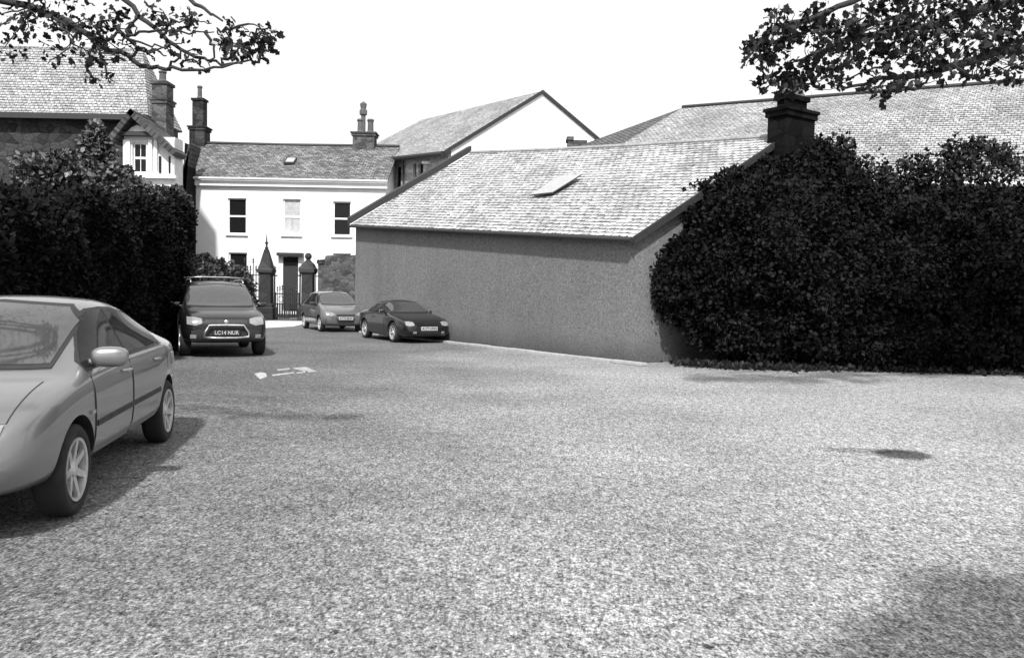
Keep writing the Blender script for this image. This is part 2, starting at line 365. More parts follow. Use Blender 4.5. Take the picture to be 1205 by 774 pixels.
def window(parent, o, u, x0, x1, z0, z1, set_back=.1, pane=None, bars=1, label=None, sill=True, mid=True, fw=.06, framemat=None):
    """sash window in an opening; the frame is the part, pane and sill its sub-parts"""
    o = Vector(o); u = Vector(u).normalized(); n = Vector((-u.y, u.x, 0))
    rot = Matrix((u, n, Vector((0, 0, 1)))).transposed()
    def bx(mb, a, b, c, d, e, f):      # x range, depth range, z range
        vs = [o + u * x + n * y + Vector((0, 0, z)) for x in (a, b) for y in (c, d) for z in (e, f)]
        bb = [mb.v(q) for q in vs]
        for fc in ((0,1,3,2),(4,6,7,5),(0,4,5,1),(2,3,7,6),(0,2,6,4),(1,5,7,3)): mb.bm.faces.new([bb[i] for i in fc])
    m = MB(); s0, s1 = set_back, set_back + .07
    bx(m, x0, x0 + fw, s0, s1, z0, z1); bx(m, x1 - fw, x1, s0, s1, z0, z1)
    bx(m, x0 + fw, x1 - fw, s0, s1, z0, z0 + fw); bx(m, x0 + fw, x1 - fw, s0, s1, z1 - fw, z1)
    if mid: zm = (z0 + z1) / 2; bx(m, x0 + fw, x1 - fw, s0 + .003, s1, zm - .045, zm + .045)
    for k in range(1, bars + 1):
        xb = x0 + (x1 - x0) * k / (bars + 1); bx(m, xb - .012, xb + .012, s0 + .02, s1 - .01, z0 + fw, z1 - fw)
    f = m.build('window', framemat or M['whitepaint'], parent)
    if label: f['label'] = label
    p = MB(); bx(p, x0 + .02, x1 - .02, s0 + .04, s0 + .05, z0 + .02, z1 - .02); p.build('pane', pane or M['glass'], f)
    if sill:
        q = MB(); bx(q, x0 - .1, x1 + .1, -.1, set_back + .01, z0 - .1, z0 - .003); q.build('sill', M['whitepaint'] , f)
    return f
def chimney(parent, c, w, d, z0, z1, pots, mat, ang=0, name='chimney', potmat=None, cap=.07, second=None):
    """stack with oversailing cap at z1 and pots [(dx, r, h)]"""
    rot = Matrix.Rotation(ang, 3, 'Z'); c = Vector((c[0], c[1], 0))
    def bx(mb, hw, hd, a, b): mb.box(c + Vector((-hw, -hd, a)), c + Vector((hw, hd, b)), rot, c + Vector((0, 0, (a + b) / 2)))
    m = MB(); bx(m, w/2, d/2, z0, z1 - .22); bx(m, w/2 + cap, d/2 + cap, z1 - .22, z1 - .08); bx(m, w/2 + cap * 1.8, d/2 + cap * 1.8, z1 - .08, z1)
    if second:
        w2, d2, h2 = second; bx(m, w2/2, d2/2, z1, z1 + h2 - .12); bx(m, w2/2 + .06, d2/2 + .06, z1 + h2 - .12, z1 + h2); z1 += h2
    o = m.build(name, mat, parent)
    for dx, r, h in pots:
        p = c + rot @ Vector((dx, 0, 0)) + Vector((0, 0, z1)); q = MB()
        q.lathe(p, [(r * 1.15, 0), (r * 1.1, .08), (r * .85, .15), (r * .8, h * .8), (r, h * .86), (r, h * .95), (r * .75, h)], 10)
        q.build('chimney_pot', potmat or M['pot'], o, smooth=False)
    return o

# ------------------------------------------------------------------ ground
mb = MB(); S = 400
mb.poly([(-S, -S, 0), (S, -S, 0), (S, S, 0), (-S, S, 0)])
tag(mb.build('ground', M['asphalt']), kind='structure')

# shed geometry (footprint worked out from the wall's foot line)
A2 = Vector((-5.8, 30.7, 0)); B2 = Vector((2.74, 18.8, 0))
U = (B2 - A2).normalized(); V = Vector((-U.y, U.x, 0))
if V.x < 0: V = -V
SL = (B2 - A2).length
# pale kerb along the wall foot
kb = MB()
a = A2 + U * 1 - V * .32; b = B2 + U * .6 - V * .32
for i in range(14):
    p = a.lerp(b, i / 14 + .001); q = a.lerp(b, (i + 1) / 14 - .001)
    j = Vector((0, 0, random.uniform(-.012, .006)))
    kb.prism([p + j, q + j, q + V * .2 + j, p + V * .2 + j], (0, 0, .07))
tag(kb.build('kerb', M['kerb'], bevel=.01), kind='structure')
# pale apron by the gate
ap = MB(); ap.poly([G(290, 387, .004), G(345, 384, .004), G(372, 378, .004), G(300, 377, .004)])
tag(ap.build('pavement', M['pale_ground']), kind='structure')
# painted double-headed arrow on the ground, worn
def gp(x, y): return G(x, y, .005)
am = MB()
for poly in ([(299, 439.5), (307, 437.6), (313, 439), (314, 443), (306, 446)],
             [(320, 440.7), (346, 437.6), (347, 438.8), (321, 442.2)],
             [(326, 434.4), (341, 432.8), (341, 434.4), (327, 436.2)],
             [(348, 438.3), (362, 436.5), (362, 438), (350, 439.4)],
             [(343, 433.0), (360, 431.6), (374, 437.2), (362, 438.2), (352, 435.2)]):
    am.poly([gp(*q) for q in poly])
tag(am.build('painted_arrow', M['roadpaint']), kind='structure')
# damp stain and dead leaves

# ------------------------------------------------------------------ foliage
def leaves_mesh(name, pos, nrm, size, seed, lobed=False, up=.0):
    rng = np.random.default_rng(seed); n = len(pos)
    d = rng.normal(size=(n, 3)); d[:, 2] -= .3; d += nrm * .6; d /= np.linalg.norm(d, axis=1)[:, None]
    t = rng.normal(size=(n, 3)); s = np.cross(d, t); s /= np.linalg.norm(s, axis=1)[:, None]
    k = np.cross(d, s)
    L = (size * rng.uniform(.6, 1.25, n))[:, None]; W = L * rng.uniform(.26, .4, n)[:, None]
    if lobed:
        prof = [(0, 0), (.18, .55), (.35, .95), (.5, .6), (.68, 1.0), (.8, .5), (1, 0), (.8, -.5), (.68, -1.0), (.5, -.6), (.35, -.95), (.18, -.55)]
    else:
        prof = [(0, 0), (.35, .9), (.7, .75), (1, 0), (.7, -.75), (.35, -.9)]
    m = len(prof); vs = np.empty((n, m, 3))
    for i, (a, b) in enumerate(prof): vs[:, i] = pos + d * L * a + s * W * b + k * W * (abs(b) * .35)
    idx = np.arange(n * m)
    me = bpy.data.meshes.new(name)
    me.vertices.add(n * m); me.vertices.foreach_set('co', vs.reshape(-1))
    me.loops.add(n * m); me.loops.foreach_set('vertex_index', idx.astype(np.int32))
    me.polygons.add(n); me.polygons.foreach_set('loop_start', (np.arange(n) * m).astype(np.int32))
    me.update(calc_edges=True)
    return me
def blob_points(blobs, n, seed, clumps=46, cr=.3, fill=0):
    """leaf points in sub-clumps round a union of ellipsoids [(c, r)]"""
    rng = np.random.default_rng(seed); pos = []; nr = []
    w = np.array([(b[1][0] * b[1][1] * b[1][2]) ** (2 / 3) for b in blobs]); w /= w.sum()
    for (c, r), f in zip(blobs, w):
        c = np.array(c); r = np.array(r); nb = int(n * f); nc = clumps
        dc = rng.normal(size=(nc, 3)); dc /= np.linalg.norm(dc, axis=1)[:, None]
        cc = c + dc * r * rng.uniform(.68, 1.0, nc)[:, None]
        rr = rng.uniform(.6, 1.3, nc) * cr * r.mean()
        out = rng.random(nc) < .3; cc = np.where(out[:, None], c + (cc - c) * 1.17, cc); rr = np.where(out, rr * .5, rr)      # stray shoots
        which = rng.integers(0, nc, nb)
        q = rng.normal(size=(nb, 3)); q /= np.linalg.norm(q, axis=1)[:, None]
        p = cc[which] + q * (rr[which] * rng.uniform(.3, 1.0, nb) ** .5)[:, None]
        pos.append(p); nr.append(q * .7 + dc[which] * .5)
    if fill:
        for (c, r), f in zip(blobs, w):
            k_ = int(n * f * fill); q = rng.normal(size=(k_, 3)); q /= np.linalg.norm(q, axis=1)[:, None]
            pos.append(np.array(c) + q * np.array(r) * rng.uniform(.72, .92, k_)[:, None]); nr.append(q)
    pos = np.concatenate(pos); nr = np.concatenate(nr); ok = pos[:, 2] > .03
    return pos[ok], nr[ok]
def shrub(name, base, blobs, n, size, mat, label, cat, seed, group=None, clumps=46, cr=.3, core=.62, stems=6):
    t = empty(name, base, label, cat, group)
    pos, nr = blob_points(blobs, n, seed, clumps, cr, .5 if core else 0)
    o = link('foliage', leaves_mesh('foliage', pos, nr, size, seed), mat, t)
    if core:
        m = MB()
        for c, r in blobs:
            ret = bmesh.ops.create_icosphere(m.bm, subdivisions=3, radius=1)
            for v in ret['verts']:
                k = 1 + .12 * math.sin(v.co.x * 7 + c[0]) * math.cos(v.co.z * 6 + v.co.y * 5)
                v.co = Vector(c) + Vector((v.co.x * r[0], v.co.y * r[1], v.co.z * r[2])) * core * k
                if v.co.z < .05: v.co.z = .05
        m.build('inner_twigs', M['leaf_hedge'], t, smooth=True)
    if stems:
        m = MB(); rd = random.Random(seed)
        for c, r in blobs[:max(1, stems)]:
            b = Vector((base[0] + (c[0] - base[0]) * .5, base[1] + (c[1] - base[1]) * .5, 0))
            e = Vector(c); mid = b.lerp(e, .5) + Vector((rd.uniform(-.1, .1), rd.uniform(-.1, .1), 0))
            m.tube([b, mid, e], [.09, .06, .03])
        m.build('stem', M['bark'], t)
    return t
def blobpx(px, py, Y, rpx, rpy, ry):
    c = P(px, py, Y); k = Y / F
    return (tuple(c), (rpx * k, ry, rpy * k))

# big dark shrub in front of the shed's gable end
bl = [blobpx(862, 335, 19.4, 84, 72, 1.5), blobpx(806, 318, 19.6, 42, 44, 1.1), blobpx(836, 268, 20.2, 44, 44, 1.2), blobpx(828, 236, 20.5, 24, 20, .6), blobpx(792, 340, 19.3, 32, 36, .8), blobpx(868, 232, 20.6, 34, 30, 1.0), blobpx(900, 290, 19.2, 80, 84, 1.5),
      blobpx(925, 238, 20.6, 55, 44, 1.2), blobpx(905, 205, 20.9, 22, 20, .5), blobpx(962, 196, 20.9, 26, 28, .6), blobpx(960, 350, 18.9, 95, 88, 1.4), blobpx(885, 392, 18.9, 58, 42, 1.0),
      blobpx(985, 246, 20.2, 44, 40, 1.2), blobpx(995, 222, 20.6, 20, 26, .6), blobpx(1005, 405, 18.7, 60, 34, 1.1)]
base = P(900, 430, 19.3); base.z = 0
shrub('laurel_shrub', base, bl, 105000, .11, M['leaf_dark'], 'huge near-black evergreen shrub leaning over the gable end of the long grey shed', 'shrub', 11, clumps=110, cr=.25)
bl = [blobpx(1060, 330, 19.2, 80, 88, 1.6), blobpx(1140, 400, 18.6, 80, 36, 1.2), blobpx(1030, 272, 20.8, 38, 34, .9), blobpx(1085, 282, 20.0, 36, 42, 1.1), blobpx(1150, 315, 19.0, 75, 90, 1.6), blobpx(1045, 400, 18.6, 70, 34, 1.1), blobpx(1132, 258, 20.4, 32, 38, .9), blobpx(1200, 370, 18.6, 70, 65, 1.4), blobpx(1205, 270, 20, 50, 50, 1.3)]
base = P(1120, 430, 19.0); base.z = 0
shrub('laurel_shrub', base, bl, 80000, .11, M['leaf_dark'], 'dark evergreen shrub at the far right edge, right of the one hiding the shed gable', 'shrub', 12, clumps=110, cr=.25)
bl = [blobpx(1072, 205, 22.5, 18, 22, .5), blobpx(1102, 212, 22.5, 24, 30, .7), blobpx(975, 182, 22.0, 30, 24, .7), blobpx(1012, 212, 22.0, 26, 30, .7), blobpx(1045, 225, 22.5, 22, 22, .6), blobpx(1160, 205, 22.5, 38, 34, .9), blobpx(1125, 190, 22.5, 18, 26, .5)]
base = P(1040, 400, 22.2); base.z = 0
shrub('elder_bush', base, bl, 7000, .13, M['leaf_tree'], 'loose twiggy bush rising behind the dark shrubs, right of the shed chimney', 'bush', 13, clumps=40, cr=.42, core=0)
# sprig climbing over the slates at the gable's edge
# left hedge: a tall clipped mass
H0 = Vector((-5.4, 5.0, 0)); H1 = Vector((-8.35, 20.6, 0))
hd = (H1 - H0).normalized(); hn = Vector((hd.y, -hd.x, 0))      # towards the yard
base = H0.lerp(H1, .5) - hn * .9
t = empty('tall_hedge', base, 'tall black-green hedge running along the left side of the yard behind the parked silver saloon', 'hedge')
rng = np.random.default_rng(5); n = 120000
HL = (H1 - H0).length
s_ = rng.uniform(-.02, 1.0, n); top = rng.random(n) < .22; endf = rng.random(n) < .1
hz = 1.88 + 1.62 * s_ + .16 * np.sin(s_ * 23) + .1 * np.sin(s_ * 61 + 1) + .06 * np.sin(s_ * 140)
dz = np.where(top, hz + rng.normal(0, .07, n), rng.uniform(.03, 1, n) * hz)
dep = np.where(top, rng.uniform(0, 1.9, n), np.abs(rng.normal(0, .1, n)))
dep = np.where(endf, rng.uniform(0, 1.9, n), dep); s2 = np.where(endf, 1.0 - np.abs(rng.normal(0, .006, n)), s_)
bulge = .14 * np.sin(s2 * 31 + dz * 2.1) + .1 * np.sin(s2 * 77 - dz * 4.3) - .12 * (dz / hz)
pos = np.array(H0)[None] + np.outer(s2 * HL, np.array(hd)) - np.outer(dep - bulge, np.array(hn)); pos[:, 2] = dz
nr = np.where(top[:, None], np.array([[0, 0, 1.0]]), np.array(hn)[None])
link('foliage', leaves_mesh('foliage', pos, nr, .10, 5), M['leaf_hedge'], t)
m = MB(); k = hn
a = H0 - k * .3; b = H1 - k * .3 - hd * .25
zh0, zh1 = 1.7, 3.2
m.bm.free(); m.__init__()
vv = [m.v(p + Vector((0, 0, z_))) for p, z_ in ((a, 0), (b, 0), (b - k * 1.3, 0), (a - k * 1.3, 0), (a, zh0), (b, zh1), (b - k * 1.3, zh1), (a - k * 1.3, zh0))]
for f_ in ((0,1,2,3),(4,5,6,7),(0,1,5,4),(1,2,6,5),(2,3,7,6),(3,0,4,7)): m.bm.faces.new([vv[i] for i in f_])
m.build('inner_twigs', M['leaf_hedge'], t)

# paler bushes over the hedge, in front of the villa
bl = [blobpx(126, 214, 24, 22, 26, .7), blobpx(112, 178, 24, 14, 30, .5), blobpx(148, 228, 24, 30, 14, .7), blobpx(60, 205, 24, 44, 26, .8)]
base = P(120, 400, 24); base.z = 0
shrub('garden_bush', base, bl, 9000, .16, M['leaf_pale'], 'pale-leaved bush showing over the hedge in front of the bay window villa', 'bush', 21, clumps=30, cr=.35, core=.6)
bl = [blobpx(185, 232, 26, 30, 12, .6), blobpx(205, 240, 26, 16, 14, .6), blobpx(165, 236, 25, 26, 12, .6)]
base = P(188, 400, 26); base.z = 0
shrub('garden_bush', base, bl, 4000, .14, M['leaf_mid'], 'mid-grey bush peeping over the hedge below the bay window', 'bush', 22, clumps=24, cr=.35, core=.6)
bl = [blobpx(204, 275, 22, 13, 42, .5), blobpx(206, 330, 22, 12, 50, .5), blobpx(201, 375, 21.5, 12, 50, .5), blobpx(214, 262, 22.5, 11, 30, .4)]
base = P(205, 400, 22); base.z = 0
shrub('yew_bush', base, bl, 16000, .09, M['leaf_hedge'], 'narrow black yew at the far end of the tall hedge, left of the white house', 'bush', 24, clumps=60, cr=.35, core=.7)
# shrubs behind the black 4x4
bl = [blobpx(250, 325, 37, 26, 20, .8), blobpx(275, 330, 37, 20, 16, .7), blobpx(238, 312, 37.5, 12, 12, .5), blobpx(285, 345, 37, 12, 20, .6)]
base = P(262, 372, 37); base.z = 0
shrub('garden_bush', base, bl, 9000, .16, M['leaf_mid'], 'rounded grey garden bush between the black off-roader and the white house', 'bush', 23, clumps=36, cr=.32, core=.7)

# weeds and leaf litter along the feet of the hedge and shrubs
rng = np.random.default_rng(77); pp = []
fl = [(800, 432), (860, 436), (930, 438), (1000, 438), (1080, 440), (1205, 444)]
for _ in range(2600):
    i = rng.integers(0, 5); f = rng.random(); q = G(fl[i][0] + (fl[i+1][0] - fl[i][0]) * f, fl[i][1] + (fl[i+1][1] - fl[i][1]) * f - 1.5)
    pp.append((q.x + rng.normal(0, .12), q.y + .25 + rng.normal(0, .28), rng.uniform(.01, .09)))
for _ in range(1400):
    f = rng.random(); q = H0.lerp(H1, f) + hn * abs(rng.normal(0, .12)); pp.append((q.x, q.y, rng.uniform(.01, .1)))
pp = np.array(pp); up_ = np.tile([[0, 0, 2.2]], (len(pp), 1)); up_ = up_ * rng.random((len(pp), 1))
tag(link('weeds', leaves_mesh('weeds', pp, up_, .11, 9), M['leaf_tree']), 'low weeds and leaf litter along the foot of the dark shrubs and hedge', 'weeds', kind='stuff')

# ------------------------------------------------------------------ trees with overhanging boughs
def tree(name, base, trunk, limbs, twigs, clusters, seed, label, size, per, crown_extra=None):
    t = empty(name, base, label, 'tree'); rd = random.Random(seed); rng = np.random.default_rng(seed)
    m = MB(); m.tube(trunk[0], trunk[1], 12); tr = m.build('trunk', M['bark'], t, smooth=True)
    for pts, r in limbs:
        m = MB(); sm_ = smooth_path(pts, rd, .02); m.tube(sm_, [r[0] + (r[1] - r[0]) * i / (len(sm_) - 1) for i in range(len(sm_))], 7); m.build('branch', M['bark'], t, smooth=True)
    if twigs:
        m = MB(); near = [Vector(q) for pts, r in limbs + twigs for q in smooth_path(pts, random.Random(1), 0)]
        for c, r, k in clusters:
            c = Vector(c); b_ = min(near, key=lambda q: (q - c).length)
            if (b_ - c).length > 1.6 or k > 2.9: continue
            for j in range(2 + int(k * 2)):
                e_ = c + Vector([rd.uniform(-1, 1) * r[i_] * 1.1 for i_ in range(3)])
                m.tube(smooth_path([b_, b_.lerp(e_, .5) + Vector([rd.uniform(-.04, .04) for _ in range(3)]), e_], rd, .012), [.007] * 4 + [.005] * 4 + [.003], 4)
        for pts, r in twigs: 
            sm_ = smooth_path(pts, rd, .025); m.tube(sm_, [r[0] + (r[1] - r[0]) * i / (len(sm_) - 1) for i in range(len(sm_))], 5)
        m.build('twigs', M['bark'], t)
    pos = []; nr = []
    for c, r, k in clusters:
        k = int(k * per); q = rng.normal(size=(k, 3)); q /= np.linalg.norm(q, axis=1)[:, None]
        pos.append(np.array(c) + q * np.array(r) * (rng.random(k) ** .5)[:, None]); nr.append(q)
    pos = np.concatenate(pos); nr = np.concatenate(nr)
    link('crown', leaves_mesh('crown', pos, nr, size, seed, True), M['leaf_tree'], t)
    return t
def smooth_path(pts, rd, jit):
    pts = [Vector(p) for p in pts]; out = []
    for i in range(len(pts) - 1):
        p0 = pts[max(i-1, 0)]; p1 = pts[i]; p2 = pts[i+1]; p3 = pts[min(i+2, len(pts)-1)]
        for k in range(4):
            s = k / 4
            q = .5 * ((2*p1) + (p2-p0)*s + (2*p0-5*p1+4*p2-p3)*s*s + (3*p1-p0-3*p2+p3)*s**3)
            out.append(q + Vector([rd.uniform(-jit, jit) for _ in range(3)]) * (0 if (i == 0 and k == 0) else 1))
    out.append(pts[-1]); return out
def path(L_, Y0, Y1=None):
    Y1 = Y0 if Y1 is None else Y1; n = len(L_)
    return [P(x, y, Y0 + (Y1 - Y0) * i / (n - 1)) for i, (x, y) in enumerate(L_)]
def cl(px, py, Y, r, k=1.0, ry=None):
    s = Y / F; return (tuple(P(px, py, Y)), (r * s, (ry or .22), r * s * .8), k)
YL = 7.0
tb = Vector((-6.6, 7.6, 0))
fork = tb + Vector((.25, -.2, 4.0))
limbs = [([fork] + path([(-60, -10), (60, 18), (112, 50), (140, 63), (172, 78), (196, 82), (240, 81), (285, 75)], 7.4, 6.8), (.036, .008)),
         ([fork + Vector((0, 0, .5))] + path([(0, -60), (110, -25), (165, 18), (195, 45), (232, 67), (262, 75), (300, 73)], 7.5, 7.0), (.032, .007)),
         ([fork + Vector((0, 0, .9))] + path([(40, -120), (150, -60), (215, -10), (240, 12), (262, 25)], 7.6, 7.1), (.04, .008))]
tw = []
for L_ in ([(110, 52), (135, 40), (150, 45), (185, 55), (215, 45)], [(140, 30), (160, 55), (178, 62), (200, 54)], [(160, 20), (150, 38), (170, 40), (200, 38), (230, 40), (252, 38)],
           [(196, 82), (205, 70), (228, 58)], [(242, 36), (248, 50), (250, 66), (247, 78)], [(262, 75), (275, 60), (290, 50), (305, 45)], [(300, 73), (312, 62), (318, 58)], [(120, 25), (112, 45), (118, 70), (125, 90), (135, 97)],
           [(280, 72), (268, 50), (270, 30)], [(296, 50), (305, 38), (318, 40)], [(215, 80), (220, 68), (232, 76)], [(262, 38), (285, 30), (305, 32)], [(190, 45), (200, 28), (222, 22)], [(110, 60), (104, 75), (105, 95)], [(60, 18), (80, 40), (95, 60)], [(150, 66), (180, 60), (196, 66)]):
    tw.append((path(L_, 7.0, 6.9), (.016, .005)))
cs = [cl(275, 52, 7, 16, 1.3), cl(262, 50, 7, 9, .6), cl(290, 62, 7, 12, 1), cl(300, 48, 7, 8, .5), cl(318, 40, 7, 7, .5), cl(312, 50, 7, 8, .5), cl(274, 30, 7, 7, .4), cl(206, 30, 7, 22, 1.1), cl(225, 22, 7, 16, .7), cl(185, 20, 7, 18, .8), cl(150, 25, 7, 16, .6),
      cl(118, 42, 7, 16, 1.1), cl(110, 70, 7, 8, .5), cl(128, 60, 7, 9, .5), cl(108, 92, 7, 6, .25), cl(130, 95, 7, 4, .12), cl(90, 30, 7.1, 26, 1.4), cl(55, 20, 7.2, 36, 2), cl(20, 15, 7.3, 36, 2), cl(70, 60, 7.2, 22, .9), cl(15, 60, 7.2, 24, .9),
      cl(310, 66, 7, 5, .2), cl(230, 80, 7, 5, .12), cl(228, 60, 7, 5, .15), cl(150, 48, 7, 8, .25), cl(175, 60, 7, 8, .2), cl(130, 20, 7, 14, .7), cl(205, 60, 7, 6, .15)]
rng0 = random.Random(3)
for _ in range(26): cs.append((tuple(fork + Vector((rng0.uniform(-2.6, 1.6), rng0.uniform(-1.5, 2.5), rng0.uniform(.8, 3.5)))), (.7, .7, .5), 3))
tree('overhanging_tree', tb, ([tb, tb + Vector((.08, -.05, 1.6)), fork, fork + Vector((-.1, .2, 2.2))], [.27, .2, .15, .05]), limbs, tw, cs, 31, 'bare-branched tree reaching in over the top left corner with sparse leaf tufts', .068, 36)

KR = 1.65; tb = Vector((12.6, 13.6, 0)); fork = tb + Vector((-.3, 0, 5.2))
limbs = [([fork] + path([(1230, 60), (1140, 72), (1100, 85), (1060, 90), (1040, 92), (1008, 102), (985, 103)], 7.6 * KR, 7.0 * KR), (.08, .013)),
         ([fork + Vector((0, 0, .6))] + path([(1260, 0), (1160, 10), (1090, 30), (1040, 38), (990, 50), (950, 68), (930, 72)], 7.6 * KR, 7.0 * KR), (.08, .013)),
         ([fork + Vector((0, 0, 1.0))] + path([(1240, -70), (1130, -40), (1020, -5), (960, 20), (910, 35), (885, 60)], 7.6 * KR, 7.1 * KR), (.08, .013))]
tw = []
for L_ in ([(985, 50), (975, 60), (960, 70), (942, 74)], [(1060, 90), (1040, 80), (1015, 85), (990, 95)], [(1095, 85), (1085, 100), (1078, 106)], [(1010, 40), (1000, 65), (980, 85), (960, 95)], [(950, 66), (948, 80), (942, 100)], [(905, 40), (895, 60), (900, 90), (897, 100)],
           [(1040, 92), (1030, 104), (1015, 108)], [(935, 28), (920, 45), (900, 50)], [(1120, 75), (1145, 90), (1160, 98)], [(1100, 50), (1070, 65), (1050, 68)]):
    tw.append((path(L_, 7.0 * KR, 6.9 * KR), (.022, .008)))
cs = []
spec = [(890, 60, 12, 1), (897, 48, 12, 1), (882, 56, 6, .4), (900, 72, 9, .6), (915, 40, 14, 1.1), (935, 35, 16, 1.2), (915, 62, 10, .8), (930, 85, 16, 1.3), (930, 105, 12, 1.0), (898, 100, 9, .6), (955, 80, 11, .9), (952, 98, 10, .8), (970, 58, 14, 1), (960, 40, 14, 1), (985, 40, 18, 1.3),
        (1010, 45, 18, 1.2), (1000, 68, 12, .8), (985, 78, 9, .6), (1020, 72, 9, .5), (975, 92, 8, .5), (990, 98, 7, .4), (1030, 55, 14, 1), (1055, 45, 20, 1.6), (1085, 50, 22, 1.8), (1060, 70, 12, .8), (1090, 78, 14, .9), (1105, 65, 18, 1.2), (1030, 88, 6, .25), (1022, 102, 7, .35), (1060, 100, 7, .4), (1072, 98, 8, .5), (1045, 105, 9, .45), (1040, 114, 7, .3), (1110, 92, 7, .25),
        (1010, 25, 22, 1.4), (1055, 20, 24, 2), (1100, 25, 26, 2.2), (960, 20, 20, 1.2), (915, 22, 14, .8), (1140, 40, 30, 2.4), (1180, 50, 30, 2.4), (1150, 80, 20, 1.2), (1190, 90, 20, 1), (1170, 10, 36, 2.6), (1140, 5, 30, 2), (1195, 20, 30, 2), (1080, 5, 24, 1.6), (1030, 5, 22, 1.2)]
for x, y, r, k in spec: cs.append(cl(x, y, KR * (7.0 + .25 * math.sin(x)), r, k, .4))
for lb in limbs:      # leaf along the boughs between the trunk and the sprays
    for i in range(14):
        q = lb[0][0].lerp(lb[0][1], (i + .5) / 14); cs.append((tuple(q + Vector((rng0.uniform(-.4, .4), rng0.uniform(-.5, .5), rng0.uniform(-.1, .6)))), (.6, .7, .45), 3))
for _ in range(30): cs.append((tuple(fork + Vector((rng0.uniform(1.0, 5.0), rng0.uniform(-3, 4.5), rng0.uniform(.8, 4.6)))), (1.1, 1.1, .8), 4))
tree('overhanging_tree', tb, ([tb, tb + Vector((-.1, .05, 2.4)), fork, fork + Vector((.1, .2, 3.6))], [.34, .26, .2, .06]), limbs, tw, cs, 32, 'leafy tree hanging densely over the top right corner above the roofs', .12, 46)

# tree behind the camera that throws the rounded shade at the bottom right
tb = Vector((6.3, -.8, 0)); fork = tb + Vector((0, 0, 2.6)); cs = []
for _ in range(60):
    a = rng0.uniform(0, 6.28); r = rng0.uniform(0, 1) ** .5 * 1.5; cs.append(((tb.x + r * math.cos(a), tb.y + r * math.sin(a), rng0.uniform(3.0, 5.4)), (.45, .45, .35), 5))
for _ in range(80):
    a = rng0.uniform(0, 6.28); r = rng0.uniform(0, 1) ** .5 * 1.5
    cs.append(((2.85 + r * math.cos(a) * 1.2, -.88 + r * math.sin(a), rng0.uniform(3.5, 4.5)), (.45, .45, .38), 14))
cs = cs[60:]
tb = Vector((3.3, -1.5, 0)); fork = tb + Vector((0, .2, 2.8))
limbs = [([fork, fork + Vector((-.5, .8, .8)), fork + Vector((-.9, 1.2, 1.2))], (.08, .02)), ([fork, fork + Vector((.5, .2, .8)), fork + Vector((1.0, .6, 1.4))], (.08, .02))]
tree('shade_tree', tb, ([tb, tb + Vector((0, .1, 1.5)), fork, fork + Vector((0, .3, 1.5))], [.16, .13, .1, .04]), limbs, [], cs, 33, 'small round-headed tree beside the viewer casting the shade at the bottom right', .13, 75)

# ------------------------------------------------------------------ the long shed
ze = lambda s, py: zat((A2 + U * s).x, (A2 + U * s).y, py)
zeA = zat(A2.x, A2.y, 264); zeB = zat(B2.x, B2.y, 279)
RA = A2 + V * 5; RB = B2 + V * 5
zrA = zat(RA.x, RA.y, 183); zrB = zat(RB.x, RB.y, 166)
CA = A2 + V * 10; CB = B2 + V * 10
up = lambda p, z: Vector((p.x, p.y, z))
shed = empty('long_shed', A2.lerp(B2, .5) + V * 5, 'long low pebbledashed shed with a blank grey wall and a big pale slate roof', 'shed')
m = MB()
pts = [(A2, 0), (B2, 0), (B2, zeB), (A2, zeA)]
m.poly([up(*q) for q in pts]); m.poly([up(B2, 0), up(CB, 0), up(CB, zeB), up(RB, zrB - .02), up(B2, zeB)])
m.poly([up(CB, 0), up(CA, 0), up(CA, zeA), up(CB, zeB)]); m.poly([up(CA, 0), up(A2, 0), up(A2, zeA), up(RA, zrA - .02), up(CA, zeA)])
m.build('wall', M['render'], shed)
def sag(p, k): return p
ov = .12; e0 = A2 - U * .05 - V * .18; e1 = B2 + U * .12 - V * .18
kz = (zrA - zeA) / 5 * .18
m = MB(); nseg = 12
top = []; bot = []
for i in range(nseg + 1):
    s = i / nseg; b = e0.lerp(e1, s); r = (RA - U * .05).lerp(RB + U * .12, s)
    zb = zeA + (zeB - zeA) * s - kz + .1; zt = zrA + (zrB - zrA) * s + .1 - .05 * math.sin(s * math.pi)
    bot.append(up(b, zb)); top.append(up(r, zt))
for i in range(nseg):
    q = [bot[i], bot[i+1], top[i+1], top[i]]; x0 = SL * i / nseg; x1 = SL * (i + 1) / nseg; h = 5.9
    m.poly(q, [(x0, 0), (x1, 0), (x1, h), (x0, h)])
    dn = Vector((0, 0, -.09)); m.poly([p + dn for p in q][::-1], [(x0, h), (x1, h), (x1, 0), (x0, 0)])
    m.poly([bot[i] + dn, bot[i+1] + dn, bot[i+1], bot[i]])
m.poly([bot[0], top[0], top[0] + dn, bot[0] + dn]); m.poly([top[-1], bot[-1], bot[-1] + dn, top[-1] + dn])
bmesh.ops.remove_doubles(m.bm, verts=m.bm.verts, dist=.0005)
ro = m.build('roof', M['slate'], shed)
m = MB(); m.slab([up(CB + V * .18 + U * .12, zeB - kz + .1), up(CA + V * .18 - U * .05, zeA - kz + .1), top[0] + V * .004, top[-1] + V * .004], .09); m.build('roof', M['slate'], shed)
m = MB(); m.tube([p + Vector((0, 0, .015)) for p in top], .07, 8); m.build('ridge_tiles', M['ridge'], ro)
